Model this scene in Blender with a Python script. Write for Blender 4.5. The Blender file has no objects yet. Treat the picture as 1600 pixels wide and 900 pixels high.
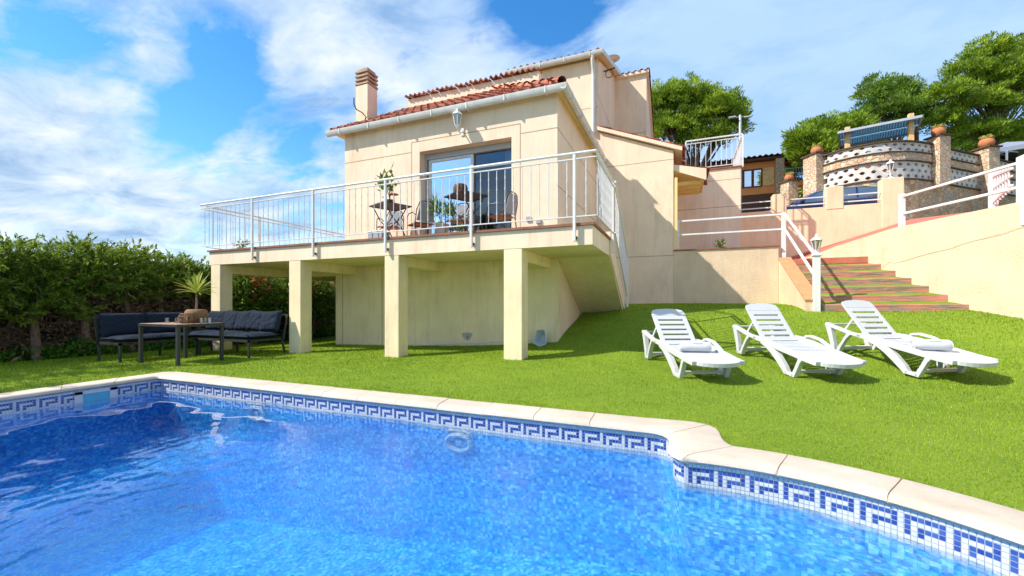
# Villa with a pool, sun loungers and a lawn.  The frame is the house's: X runs along its front, Y into depth,
# z is measured from the eye of the camera (the lawn lies about a metre below it).
import bpy, math, random
import numpy as np
from mathutils import Vector, Matrix
from mathutils.geometry import delaunay_2d_cdt
PI = math.pi
R = math.radians
S = bpy.context.scene
COL = S.collection
rng = np.random.default_rng(7)
random.seed(7)

# ------------------------------------------------------------------ materials
def new_mat(name):
    m = bpy.data.materials.new(name); m.use_nodes = True
    return m, m.node_tree, m.node_tree.nodes['Principled BSDF']

def N(nt, typ, **kw):
    n = nt.nodes.new(typ)
    for k, v in kw.items():
        if k in n.inputs: n.inputs[k].default_value = v
        else: setattr(n, k, v)
    return n

def L(nt, a, b): nt.links.new(a, b)

def ramp(nt, fac, stops, interp='LINEAR'):
    r = nt.nodes.new('ShaderNodeValToRGB'); r.color_ramp.interpolation = interp
    e = r.color_ramp.elements
    while len(e) < len(stops): e.new(.5)
    for i, (p, c) in enumerate(stops):
        e[i].position = p
        e[i].color = (c[0], c[1], c[2], 1) if not isinstance(c, (int, float)) else (c, c, c, 1)
    L(nt, fac, r.inputs[0])
    return r.outputs[0]

def coords(nt, scale=(1, 1, 1), kind='Object'):
    tc = nt.nodes.new('ShaderNodeTexCoord'); mp = nt.nodes.new('ShaderNodeMapping')
    mp.inputs['Scale'].default_value = scale
    L(nt, tc.outputs[kind], mp.inputs[0])
    return mp.outputs[0]

def noise(nt, co, scale, detail=4, rough=.55, dist=0):
    n = N(nt, 'ShaderNodeTexNoise', Scale=scale, Detail=detail, Roughness=rough, Distortion=dist)
    L(nt, co, n.inputs['Vector'])
    return n.outputs['Fac']

def bump(nt, bsdf, h, strength=.3, dist=.02):
    b = N(nt, 'ShaderNodeBump', Strength=strength, Distance=dist)
    L(nt, h, b.inputs['Height']); L(nt, b.outputs[0], bsdf.inputs['Normal'])
    return b

def math_node(nt, op, a, b=None, clamp=False):
    m = nt.nodes.new('ShaderNodeMath'); m.operation = op; m.use_clamp = clamp
    for i, v in enumerate((a, b)):
        if v is None: continue
        if isinstance(v, (int, float)): m.inputs[i].default_value = v
        else: L(nt, v, m.inputs[i])
    return m.outputs[0]

def mixc(nt, fac, a, b, mode='MIX'):
    m = nt.nodes.new('ShaderNodeMix'); m.data_type = 'RGBA'; m.blend_type = mode
    if isinstance(fac, (int, float)): m.inputs[0].default_value = fac
    else: L(nt, fac, m.inputs[0])
    for i, v in ((6, a), (7, b)):
        if isinstance(v, (tuple, list)): m.inputs[i].default_value = (v[0], v[1], v[2], 1)
        else: L(nt, v, m.inputs[i])
    return m.outputs[2]

def mul(c, k): return tuple(x * k for x in c)

def rough_mat(name, col, var=.12, scale=3, rough=.8, bscale=60, bstr=.25, bdist=.004, stain=None, spec=.3, metal=0):
    """A plain surface with soft unevenness of its colour and a fine relief."""
    m, nt, b = new_mat(name)
    co = coords(nt)
    n = noise(nt, co, scale, 6, .6)
    c = ramp(nt, n, [(.3, mul(col, 1 - var)), (.7, mul(col, 1 + var))])
    if stain:
        s = noise(nt, coords(nt, (1, 1, .35)), 1.7, 8, .7)
        c = mixc(nt, ramp(nt, s, [(.53, 0), (.70, .5)]), c, stain)
        k = noise(nt, coords(nt, (7, 7, .45)), 1.6, 6, .65)
        c = mixc(nt, ramp(nt, k, [(.50, 0), (.85, .40)]), c, mul(stain, .8))
    L(nt, c, b.inputs['Base Color'])
    b.inputs['Roughness'].default_value = rough
    b.inputs['Specular IOR Level'].default_value = spec
    b.inputs['Metallic'].default_value = metal
    if bstr: bump(nt, b, noise(nt, co, bscale, 3), bstr, bdist)
    return m

M = {}
CREAM = (.87, .675, .51)
M['stucco'] = rough_mat('cream_stucco', CREAM, .085, 1.2, .9, 55, .5, .006, stain=(.62, .45, .30))
M['stucco_rough'] = rough_mat('rough_cream_render', (.70, .545, .385), .10, 2, .92, 26, .8, .012, stain=(.60, .44, .28))
M['stucco_pale'] = rough_mat('pale_cream_paint', (.87, .715, .47), .10, 1.5, .88, 40, .4, .006, stain=(.52, .42, .30))
M['stucco_pink'] = rough_mat('peach_street_render', (.84, .63, .41), .08, 1.5, .9, 40, .5, .008, stain=(.6, .4, .27))
M['cap'] = rough_mat('weathered_clay_slats', (.46, .31, .22), .2, 6, .85, 30, .4)
M['joint'] = rough_mat('mortar_joint', (.42, .31, .21), .1, 4, .9, 40, 0)
M['soffit'] = rough_mat('soffit_paint', (.86, .64, .30), .05, 2, .8, 40, .1)
M['white_metal'] = rough_mat('white_painted_iron', (.70, .70, .71), .04, 9, .4, 80, .15, .002, stain=(.62, .57, .5), spec=.5)
M['white_gutter'] = rough_mat('white_gutter_paint', (.66, .65, .63), .09, 4, .5, 30, .1, .003, stain=(.55, .48, .4), spec=.4)
M['plastic'] = rough_mat('white_resin', (.54, .55, .57), .04, 4, .38, 120, .08, .001, spec=.5)
M['nosing'] = rough_mat('brown_nosing_tile', (.26, .11, .07), .25, 5, .6, 40, .2)
M['terrace_tile'] = rough_mat('terrace_floor_tile', (.40, .24, .17), .15, 4, .6, 40, .2)
M['black_metal'] = rough_mat('charcoal_metal', (.030, .034, .040), .1, 9, .45, 90, .1, .002, spec=.5)
M['brown_metal'] = rough_mat('dark_brown_metal', (.05, .035, .035), .1, 9, .45, 90, .1, .002, spec=.5)
M['teak'] = rough_mat('orange_wood', (.42, .17, .07), .3, 12, .55, 60, .3, .003)
M['table_wood'] = rough_mat('brown_grey_tabletop', (.36, .22, .15), .25, 10, .6, 60, .3, .003)
M['grey_mesh'] = rough_mat('grey_textilene', (.30, .31, .33), .1, 30, .7, 200, .3, .002)
M['terracotta'] = rough_mat('terracotta', (.50, .19, .08), .25, 6, .8, 40, .3, .004)
M['red_path'] = rough_mat('red_painted_concrete', (.52, .15, .10), .2, 3, .85, 30, .5, .008, stain=(.30, .17, .12))
M['brick_tile'] = rough_mat('orange_clay_capping', (.62, .26, .12), .15, 6, .75, 40, .3, .004)
M['street'] = rough_mat('street_concrete', (.36, .34, .31), .1, 2, .9, 30, .3)
M['trunk'] = rough_mat('bark', (.13, .085, .06), .4, 14, .95, 30, 1, .02)
M['pale_trunk'] = rough_mat('grey_brown_bark', (.24, .16, .12), .35, 14, .95, 30, 1, .015)
M['grey_box'] = rough_mat('grey_plastic', (.35, .38, .42), .05, 4, .5, 40, .1)
M['towel'] = rough_mat('terry_towel', (.64, .66, .72), .05, 60, .95, 220, 1, .006)
M['print'] = rough_mat('navy_thread', (.03, .03, .07), .1, 60, .9, 100, .2)
M['orange_wall'] = rough_mat('orange_house_render', (.84, .31, .11), .1, 1, .9, 20, .3)
M['dark_wood'] = rough_mat('dark_timber', (.12, .055, .035), .3, 8, .7, 40, .3)
M['light_wood'] = rough_mat('timber_post', (.80, .50, .22), .2, 8, .7, 40, .3)
M['white_block'] = rough_mat('white_concrete_block', (.60, .56, .52), .15, 5, .9, 30, .4, stain=(.4, .36, .32))
M['parasol'] = rough_mat('grey_blue_canvas', (.22, .25, .32), .08, 4, .9, 60, .3)
M['pipe'] = rough_mat('galvanised', (.45, .47, .5), .1, 6, .45, 40, .1, metal=.5)
M['blue_door'] = rough_mat('blue_grey_door', (.06, .12, .13), .1, 4, .5, 40, .1)
M['wicker'] = None
M['alu'] = rough_mat('grey_aluminium', (.42, .41, .43), .04, 5, .35, 60, .05, spec=.6)
M['rubber'] = rough_mat('rubber', (.02, .02, .022), .1, 9, .8, 60, .1)
M['interior'] = rough_mat('interior_paint', (.34, .33, .35), .03, 2, .9, 40, 0)
M['curtain'] = rough_mat('white_curtain', (.6, .6, .6), .1, 10, .9, 40, .2)
M['dirt'] = rough_mat('soil_with_litter', (.10, .065, .04), .4, 9, 1, 20, 1, .02)
M['grout'] = rough_mat('grout', (.32, .36, .42), .1, 9, .8, 60, .2)
M['net'] = rough_mat('pale_blue_net', (.55, .62, .68), .05, 9, .6, 60, .2)
M['leaf_pot'] = rough_mat('pale_grey_planter', (.52, .5, .47), .1, 6, .8, 40, .3)

def wicker():
    m, nt, b = new_mat('woven_wicker')
    co = coords(nt)
    w = N(nt, 'ShaderNodeTexWave', Scale=38, Distortion=1.5); w.bands_direction = 'Z'
    w2 = N(nt, 'ShaderNodeTexWave', Scale=30, Distortion=2); w2.bands_direction = 'DIAGONAL'
    L(nt, co, w.inputs[0]); L(nt, co, w2.inputs[0])
    f = math_node(nt, 'MULTIPLY', w.outputs['Fac'], w2.outputs['Fac'])
    L(nt, ramp(nt, f, [(.05, (.12, .05, .02)), (.5, (.64, .37, .15))]), b.inputs['Base Color'])
    b.inputs['Roughness'].default_value = .7
    bump(nt, b, f, .8, .008)
    return m
M['wicker'] = wicker()

def cushion():
    m, nt, b = new_mat('charcoal_blue_fabric')
    co = coords(nt)
    L(nt, ramp(nt, noise(nt, co, 240, 2), [(.3, (.011, .018, .032)), (.7, (.024, .036, .058))]), b.inputs['Base Color'])
    b.inputs['Roughness'].default_value = .95
    b.inputs['Specular IOR Level'].default_value = .15
    h = math_node(nt, 'ADD', math_node(nt, 'MULTIPLY', noise(nt, co, 7, 4, .6, .8), 1.0), math_node(nt, 'MULTIPLY', noise(nt, co, 260, 2), .08))
    bump(nt, b, h, .8, .06)
    return m
M['cushion'] = cushion()

def glass(name, tint, spec=.06, rough=.01):
    """A window pane: part mirror, part see-through."""
    m, nt, b = new_mat(name)
    out = nt.nodes['Material Output']
    g = N(nt, 'ShaderNodeBsdfGlossy', Roughness=rough); g.inputs[0].default_value = (.95, .97, 1, 1)
    t = nt.nodes.new('ShaderNodeBsdfTransparent'); t.inputs[0].default_value = (*tint, 1)
    lw = N(nt, 'ShaderNodeFresnel', IOR=1.5)
    f = math_node(nt, 'ADD', lw.outputs[0], spec, True)
    mx = nt.nodes.new('ShaderNodeMixShader')
    L(nt, f, mx.inputs[0]); L(nt, t.outputs[0], mx.inputs[1]); L(nt, g.outputs[0], mx.inputs[2])
    L(nt, mx.outputs[0], out.inputs[0])
    nt.nodes.remove(b)
    return m
M['mirror_glass'] = glass('reflective_glazing', (.35, .42, .48), .72)
M['clear_glass'] = glass('clear_glazing', (.75, .78, .8), .03)
M['drink_glass'] = glass('drinking_glass', (.9, .93, .95), .12)
M['car_glass'] = glass('car_window_glass', (.05, .07, .09), .38)
M['dark_glass'] = glass('tinted_glazing', (.10, .13, .16), .10)

def tiles_roof_mat():
    m, nt, b = new_mat('clay_roof_tiles')
    co = coords(nt)
    v = N(nt, 'ShaderNodeTexVoronoi', Scale=4.0); L(nt, co, v.inputs['Vector'])
    sep = nt.nodes.new('ShaderNodeSeparateColor'); L(nt, v.outputs['Color'], sep.inputs[0])
    c = ramp(nt, sep.outputs[0], [(0, (.22, .055, .03)), (.5, (.38, .10, .055)), (1, (.52, .20, .11))])
    c = mixc(nt, ramp(nt, noise(nt, co, 9, 6, .7), [(.55, 0), (.75, .6)]), c, (.22, .12, .09))
    L(nt, c, b.inputs['Base Color']); b.inputs['Roughness'].default_value = .85
    bump(nt, b, noise(nt, co, 50, 3), .4, .006)
    return m
M['roof'] = tiles_roof_mat()

def rubble(name, c1, c2, c3, mortar, scale=4.2):
    m, nt, b = new_mat(name)
    co = coords(nt)
    nn = N(nt, 'ShaderNodeTexNoise', Scale=3, Detail=3); L(nt, co, nn.inputs['Vector'])
    mp = mixc(nt, .12, co, nn.outputs['Color'])
    v = N(nt, 'ShaderNodeTexVoronoi', Scale=scale); L(nt, mp, v.inputs['Vector'])
    d = N(nt, 'ShaderNodeTexVoronoi', Scale=scale); d.feature = 'DISTANCE_TO_EDGE'; L(nt, mp, d.inputs['Vector'])
    sep = nt.nodes.new('ShaderNodeSeparateColor'); L(nt, v.outputs['Color'], sep.inputs[0])
    c = ramp(nt, sep.outputs[0], [(0, c1), (.4, c2), (.75, c3), (1, mul(c2, 1.4))])
    c = mixc(nt, ramp(nt, noise(nt, co, 14, 6, .7), [(.4, 0), (.7, .5)]), c, mul(c1, .55))
    e = ramp(nt, d.outputs['Distance'], [(.01, .25), (.10, 1)])
    c = mixc(nt, e, mortar, c)
    L(nt, c, b.inputs['Base Color']); b.inputs['Roughness'].default_value = .92
    bump(nt, b, math_node(nt, 'ADD', e, math_node(nt, 'MULTIPLY', noise(nt, co, 20, 4), .5)), .9, .05)
    return m
M['rubble'] = rubble('rubble_stone', (.50, .24, .12), (.62, .38, .20), (.46, .40, .34), (.56, .44, .32), 6.5)
M['pale_stone'] = rubble('pale_facing_stone', (.62, .38, .22), (.70, .50, .33), (.60, .46, .36), (.64, .47, .33), 7)

def sleeper():
    m, nt, b = new_mat('painted_timber_sleeper')
    co = coords(nt, (1, 1, 4))
    n = noise(nt, coords(nt, (1.2, 1.2, 6)), 2.2, 8, .65, .4)
    g = noise(nt, coords(nt, (.6, 3, 22)), 3, 5, .6)
    c = ramp(nt, n, [(.36, (.22, .17, .12)), (.48, (.36, .25, .19)), (.53, (.56, .20, .14)), (.7, (.62, .26, .18))])
    c = mixc(nt, ramp(nt, g, [(.50, 0), (.62, .75)]), c, (.13, .085, .06))
    L(nt, c, b.inputs['Base Color']); b.inputs['Roughness'].default_value = .9
    bump(nt, b, g, .8, .02)
    return m
M['sleeper'] = sleeper()

def coping_mat():
    m, nt, b = new_mat('pale_cast_stone')
    co = coords(nt)
    c = ramp(nt, noise(nt, co, 2.5, 7, .65), [(.3, (.50, .415, .33)), (.7, (.64, .56, .47))])
    s = noise(nt, co, 160, 2, .5)
    c = mixc(nt, ramp(nt, s, [(.58, 0), (.68, .6)]), c, (.34, .26, .19))
    c = mixc(nt, ramp(nt, noise(nt, co, .9, 8, .75), [(.52, 0), (.66, .45)]), c, (.42, .33, .25))
    L(nt, c, b.inputs['Base Color']); b.inputs['Roughness'].default_value = .85
    bump(nt, b, math_node(nt, 'ADD', noise(nt, co, 90, 4, .7), math_node(nt, 'MULTIPLY', s, .6)), .6, .006)
    return m
M['coping'] = coping_mat()

def mosaic():
    m, nt, b = new_mat('blue_glass_mosaic')
    co = coords(nt)
    sc = nt.nodes.new('ShaderNodeVectorMath'); sc.operation = 'SCALE'; sc.inputs[3].default_value = 1 / .0254
    L(nt, co, sc.inputs[0])
    fl = nt.nodes.new('ShaderNodeVectorMath'); fl.operation = 'FLOOR'; L(nt, sc.outputs[0], fl.inputs[0])
    wn = nt.nodes.new('ShaderNodeTexWhiteNoise'); L(nt, fl.outputs[0], wn.inputs['Vector'])
    c = ramp(nt, wn.outputs['Value'], [(0, (.008, .16, .54)), (.4, (.02, .31, .72)), (.72, (.07, .48, .83)), (1, (.36, .78, .90))])
    L(nt, c, b.inputs['Base Color']); b.inputs['Roughness'].default_value = .35
    return m
M['mosaic'] = mosaic()

def tile_mat(name, c1, c2):
    m, nt, b = new_mat(name)
    at = nt.nodes.new('ShaderNodeAttribute'); at.attribute_name = 'tint'
    L(nt, ramp(nt, at.outputs['Fac'], [(0, c1), (1, c2)]), b.inputs['Base Color'])
    b.inputs['Roughness'].default_value = .18; b.inputs['Specular IOR Level'].default_value = .6
    return m
M['tile_blue'] = tile_mat('cobalt_glazed_tile', (.012, .04, .24), (.045, .10, .36))
M['tile_white'] = tile_mat('white_glazed_tile', (.50, .53, .56), (.62, .65, .66))
M['tile_dark'] = tile_mat('navy_glazed_tile', (.01, .03, .14), (.02, .06, .24))

def water():
    m, nt, b = new_mat('pool_water_surface')
    out = nt.nodes['Material Output']
    co = coords(nt)
    sx = nt.nodes.new('ShaderNodeSeparateXYZ'); L(nt, co, sx.inputs[0])
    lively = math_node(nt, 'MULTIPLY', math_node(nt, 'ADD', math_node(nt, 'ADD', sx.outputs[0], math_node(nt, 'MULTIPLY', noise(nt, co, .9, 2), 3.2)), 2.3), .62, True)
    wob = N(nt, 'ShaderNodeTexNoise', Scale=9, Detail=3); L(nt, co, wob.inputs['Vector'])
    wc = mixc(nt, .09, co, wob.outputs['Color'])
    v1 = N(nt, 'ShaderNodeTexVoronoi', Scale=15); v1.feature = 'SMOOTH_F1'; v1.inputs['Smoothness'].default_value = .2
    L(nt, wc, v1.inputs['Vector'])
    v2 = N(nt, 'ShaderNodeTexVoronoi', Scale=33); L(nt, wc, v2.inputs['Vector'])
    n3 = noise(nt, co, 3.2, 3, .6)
    caustic_web = math_node(nt, 'ADD', math_node(nt, 'MULTIPLY', v1.outputs['Distance'], .55), math_node(nt, 'MULTIPLY', v2.outputs['Distance'], .55))
    caustic_web = math_node(nt, 'ADD', caustic_web, math_node(nt, 'MULTIPLY', math_node(nt, 'SUBTRACT', n3, .5), .5))
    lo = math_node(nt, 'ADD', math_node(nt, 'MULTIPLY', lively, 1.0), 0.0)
    caustic_web = math_node(nt, 'MULTIPLY', caustic_web, lo)
    tint = ramp(nt, caustic_web, [(.06, (.86, .95, 1)), (.28, (.50, .78, .99)), (.44, (.60, .85, 1)), (.55, (.92, .99, 1)), (.66, (1, 1, 1))])  # bright and dim caustic light of the ripples, painted into the surface tint
    fine = noise(nt, coords(nt, (1, 1.6, 1)), 24, 3, .55, .5)
    bp = N(nt, 'ShaderNodeBump', Strength=.8, Distance=.006); L(nt, math_node(nt, 'MULTIPLY', fine, lively), bp.inputs['Height'])
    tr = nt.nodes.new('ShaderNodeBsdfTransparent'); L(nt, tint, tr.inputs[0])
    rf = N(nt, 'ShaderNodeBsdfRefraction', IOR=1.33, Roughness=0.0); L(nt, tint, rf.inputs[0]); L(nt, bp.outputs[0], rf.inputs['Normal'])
    gl = N(nt, 'ShaderNodeBsdfGlossy', Roughness=.01); gl.inputs[0].default_value = (1, 1, 1, 1); L(nt, bp.outputs[0], gl.inputs['Normal'])
    ge = nt.nodes.new('ShaderNodeNewGeometry'); dt = nt.nodes.new('ShaderNodeVectorMath'); dt.operation = 'DOT_PRODUCT'
    L(nt, ge.outputs['Incoming'], dt.inputs[0]); L(nt, bp.outputs[0], dt.inputs[1])
    # Schlick's reflectance, the same from above and from below
    sch = math_node(nt, 'POWER', math_node(nt, 'SUBTRACT', 1.0, math_node(nt, 'ABSOLUTE', dt.outputs['Value'])), 4.6)
    frv = math_node(nt, 'ADD', math_node(nt, 'MULTIPLY', sch, .96), .035, True)
    m1 = nt.nodes.new('ShaderNodeMixShader'); m1.inputs[0].default_value = .42
    L(nt, tr.outputs[0], m1.inputs[1]); L(nt, rf.outputs[0], m1.inputs[2])
    mx = nt.nodes.new('ShaderNodeMixShader')
    L(nt, frv, mx.inputs[0]); L(nt, m1.outputs[0], mx.inputs[1]); L(nt, gl.outputs[0], mx.inputs[2])
    L(nt, mx.outputs[0], out.inputs[0]); nt.nodes.remove(b)
    return m
def water_body():
    m, nt, b = new_mat('clear_water_body'); nt.nodes.remove(b)
    v = nt.nodes.new('ShaderNodeVolumeAbsorption'); v.inputs['Color'].default_value = (.05, .72, .98, 1); v.inputs['Density'].default_value = .24
    L(nt, v.outputs[0], nt.nodes['Material Output'].inputs['Volume'])
    return m
M['water_body'] = water_body()
M['water'] = water()

def leaf_mat(name, dark, mid, light, trans=.35, rough=.55):
    m, nt, b = new_mat(name)
    out = nt.nodes['Material Output']
    at = nt.nodes.new('ShaderNodeAttribute'); at.attribute_name = 'tint'
    c = ramp(nt, at.outputs['Fac'], [(0, dark), (.5, mid), (1, light)])
    L(nt, c, b.inputs['Base Color']); b.inputs['Roughness'].default_value = rough
    b.inputs['Specular IOR Level'].default_value = .3
    t = nt.nodes.new('ShaderNodeBsdfTranslucent'); L(nt, mixc(nt, .3, c, (.5, .6, .05)), t.inputs[0])
    mx = nt.nodes.new('ShaderNodeMixShader'); mx.inputs[0].default_value = trans
    L(nt, b.outputs[0], mx.inputs[1]); L(nt, t.outputs[0], mx.inputs[2]); L(nt, mx.outputs[0], out.inputs[0])
    return m
M['pine'] = leaf_mat('pine_needles', (.05, .11, .012), (.20, .32, .022), (.42, .54, .05))
M['pine_dark'] = leaf_mat('dark_pine_needles', (.04, .10, .02), (.14, .26, .03), (.27, .40, .05))
M['cypress'] = leaf_mat('cypress_sprays', (.04, .09, .012), (.13, .22, .02), (.36, .46, .045))
M['bush'] = leaf_mat('glossy_shrub_leaves', (.03, .08, .015), (.09, .19, .03), (.22, .34, .06), .3, .35)
M['redleaf'] = leaf_mat('red_young_leaves', (.25, .05, .02), (.48, .10, .05), (.60, .22, .10), .35, .35)
M['ivy'] = leaf_mat('ivy_leaves', (.02, .08, .01), (.07, .20, .018), (.18, .36, .025))
M['spike'] = leaf_mat('yellow_green_spikes', (.12, .20, .03), (.34, .40, .07), (.62, .58, .16), .3)
M['twig'] = rough_mat('dry_twigs', (.20, .125, .085), .4, 8, .95, 30, 0)
M['blade'] = leaf_mat('turf_blades', (.09, .175, .004), (.22, .345, .007), (.40, .50, .03), .3, .5)

def lawn_mat():
    m, nt, b = new_mat('artificial_turf')
    co = coords(nt)
    a = noise(nt, co, .9, 4, .6); f = noise(nt, co, 70, 4, .7); g = noise(nt, coords(nt, (1, 3.2, 1)), 9, 5, .65)
    c = ramp(nt, f, [(.3, (.07, .14, .004)), (.5, (.18, .29, .006)), (.72, (.33, .43, .02))])
    c = mixc(nt, ramp(nt, g, [(.35, .35), (.65, 0)]), c, (.10, .19, .005))
    c = mixc(nt, ramp(nt, a, [(.4, 0), (.7, .3)]), c, (.30, .40, .02))
    L(nt, c, b.inputs['Base Color']); b.inputs['Roughness'].default_value = .9
    bump(nt, b, f, 1, .02)
    return m
M['lawn'] = lawn_mat()
M['ground'] = rough_mat('dry_scrub_ground', (.11, .13, .05), .4, .8, 1, 6, .5, .05)
M['car_paint'] = rough_mat('navy_car_paint', (.010, .022, .075), .05, 4, .22, 60, 0, spec=.7)
M['chrome'] = rough_mat('bright_trim', (.7, .72, .75), .02, 4, .15, 60, 0, metal=1)
M['skim'] = rough_mat('pale_blue_skimmer', (.10, .38, .50), .1, 8, .5, 40, 0)
M['lamp_glass'] = glass('frosted_lantern_glass', (.8, .82, .84), .15, .2)
def sheet():
    m, nt, b = new_mat('translucent_blue_sheet'); out = nt.nodes['Material Output']
    b.inputs['Base Color'].default_value = (.30, .46, .58, 1); b.inputs['Roughness'].default_value = .5
    t = nt.nodes.new('ShaderNodeBsdfTranslucent'); t.inputs[0].default_value = (.34, .58, .74, 1)
    mx = nt.nodes.new('ShaderNodeMixShader'); mx.inputs[0].default_value = .55
    L(nt, b.outputs[0], mx.inputs[1]); L(nt, t.outputs[0], mx.inputs[2]); L(nt, mx.outputs[0], out.inputs[0]); return m
M['corrug'] = sheet()

# ------------------------------------------------------------------ mesh builder
class MB:
    """Collects shapes and links them as ONE mesh object."""
    def __init__(s): s.v = []; s.f = []; s.m = []; s.k = 0
    def use(s, k): s.k = k; return s
    def add(s, vs, fs):
        o = len(s.v); s.v += [tuple(p) for p in vs]; s.f += [tuple(i + o for i in f) for f in fs]; s.m += [s.k] * len(fs)
        return s
    def box(s, x0, x1, y0, y1, z0, z1):
        return s.add([(x0, y0, z0), (x1, y0, z0), (x1, y1, z0), (x0, y1, z0), (x0, y0, z1), (x1, y0, z1), (x1, y1, z1), (x0, y1, z1)],
                     [(0, 3, 2, 1), (4, 5, 6, 7), (0, 1, 5, 4), (1, 2, 6, 5), (2, 3, 7, 6), (3, 0, 4, 7)])
    def hexa(s, b4, t4):
        return s.add(list(b4) + list(t4), [(0, 3, 2, 1), (4, 5, 6, 7), (0, 1, 5, 4), (1, 2, 6, 5), (2, 3, 7, 6), (3, 0, 4, 7)])
    def obox(s, c, size, rz=0, rx=0, ry=0):
        m = Matrix.Translation(c) @ Matrix.Rotation(rz, 4, 'Z') @ Matrix.Rotation(ry, 4, 'Y') @ Matrix.Rotation(rx, 4, 'X')
        a, b, h = size[0] / 2, size[1] / 2, size[2] / 2
        q = [m @ Vector(p) for p in ((-a, -b, -h), (a, -b, -h), (a, b, -h), (-a, b, -h), (-a, -b, h), (a, -b, h), (a, b, h), (-a, b, h))]
        return s.hexa(q[:4], q[4:])
    def bar(s, p, q, w, h=None, roll=0):
        """A square bar from p to q."""
        h = h or w
        p = Vector(p); q = Vector(q); d = (q - p).normalized()
        up = Vector((0, 0, 1)) if abs(d.z) < .95 else Vector((0, 1, 0))
        a = d.cross(up).normalized(); b = a.cross(d).normalized()
        if roll: rm = Matrix.Rotation(roll, 3, d); a = rm @ a; b = rm @ b
        o = [(-1, -1), (1, -1), (1, 1), (-1, 1)]
        return s.hexa([p + a * i * w / 2 + b * j * h / 2 for i, j in o], [q + a * i * w / 2 + b * j * h / 2 for i, j in o])
    def tube(s, pts, r, n=8, caps=True, closed=False):
        pts = [Vector(p) for p in pts]
        rs = r if isinstance(r, (list, tuple)) else [r] * len(pts)
        o = len(s.v); k = len(pts); prev = None
        for i, p in enumerate(pts):
            a = pts[(i - 1) % k] if (closed or i > 0) else p
            b = pts[(i + 1) % k] if (closed or i < k - 1) else p
            d = (b - a).normalized()
            if prev is None:
                up = Vector((0, 0, 1)) if abs(d.z) < .9 else Vector((1, 0, 0))
                u = d.cross(up).normalized()
            else:
                u = (prev - d * prev.dot(d)).normalized()
            prev = u; w = d.cross(u)
            for j in range(n):
                t = 2 * PI * j / n
                s.v.append(tuple(p + (u * math.cos(t) + w * math.sin(t)) * rs[i]))
        for i in range(k if closed else k - 1):
            for j in range(n):
                a = o + i * n + j; b = o + i * n + (j + 1) % n
                c = o + ((i + 1) % k) * n + (j + 1) % n; d = o + ((i + 1) % k) * n + j
                s.f.append((a, b, c, d)); s.m.append(s.k)
        if caps and not closed:
            s.f.append(tuple(o + j for j in range(n))[::-1]); s.m.append(s.k)
            s.f.append(tuple(o + (k - 1) * n + j for j in range(n))); s.m.append(s.k)
        return s
    def lathe(s, prof, c=(0, 0, 0), n=20, wob=None):
        o = len(s.v)
        for r, z in prof:
            for j in range(n):
                t = 2 * PI * j / n; rr = r * (1 + (wob[0] * math.cos(wob[1] * t) if wob else 0))
                s.v.append((c[0] + rr * math.cos(t), c[1] + rr * math.sin(t), c[2] + z))
        for i in range(len(prof) - 1):
            for j in range(n):
                s.f.append((o + i * n + j, o + i * n + (j + 1) % n, o + (i + 1) * n + (j + 1) % n, o + (i + 1) * n + j)); s.m.append(s.k)
        s.f.append(tuple(o + j for j in range(n))[::-1]); s.m.append(s.k)
        s.f.append(tuple(o + (len(prof) - 1) * n + j for j in range(n))); s.m.append(s.k)
        return s
    def prism(s, poly, vec):
        """A planar polygon (3-D points) pushed along vec."""
        n = len(poly); v = Vector(vec)
        return s.add([tuple(p) for p in poly] + [tuple(Vector(p) + v) for p in poly],
                     [tuple(range(n))[::-1], tuple(range(n, 2 * n))] + [(i, (i + 1) % n, n + (i + 1) % n, n + i) for i in range(n)])
    def ribbon(s, pts, ws, y0, y1):
        """A band in the x-z plane that follows pts with widths ws, from y0 to y1."""
        P = [Vector((p[0], 0, p[1])) for p in pts]; k = len(P)
        ws = ws if isinstance(ws, (list, tuple)) else [ws] * k
        up = []; dn = []
        for i, p in enumerate(P):
            d = (P[min(i + 1, k - 1)] - P[max(i - 1, 0)]).normalized(); n = Vector((-d.z, 0, d.x))
            up.append(p + n * ws[i] / 2); dn.append(p - n * ws[i] / 2)
        vs = []
        for a, b in zip(up, dn):
            vs += [(a.x, y0, a.z), (a.x, y1, a.z), (b.x, y1, b.z), (b.x, y0, b.z)]
        fs = [(0, 1, 2, 3)[::-1], tuple(4 * (k - 1) + j for j in range(4))]
        for i in range(k - 1):
            for j in range(4):
                fs.append((4 * i + j, 4 * i + (j + 1) % 4, 4 * (i + 1) + (j + 1) % 4, 4 * (i + 1) + j))
        return s.add(vs, fs)
    def build(s, name, mats, parent=None, smooth=False, bevel=0, segs=2, sub=0, loc=None):
        me = bpy.data.meshes.new(name); me.from_pydata(s.v, [], s.f)
        mats = mats if isinstance(mats, (list, tuple)) else [mats]
        for m in mats: me.materials.append(M[m])
        if len(mats) > 1: me.polygons.foreach_set('material_index', s.m)
        o = bpy.data.objects.new(name, me); COL.objects.link(o)
        import bmesh
        b = bmesh.new(); b.from_mesh(me); bmesh.ops.recalc_face_normals(b, faces=b.faces); b.to_mesh(me); b.free()
        if smooth:
            for p in me.polygons: p.use_smooth = True
            if smooth != 2: me.set_sharp_from_angle(angle=R(38))
        if bevel:
            md = o.modifiers.new('bevel', 'BEVEL'); md.width = bevel; md.segments = segs; md.limit_method = 'ANGLE'; md.angle_limit = R(40)
        if sub:
            md = o.modifiers.new('sub', 'SUBSURF'); md.levels = sub; md.render_levels = sub
        if parent: o.parent = parent
        if loc: o.location = loc
        return o

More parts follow.
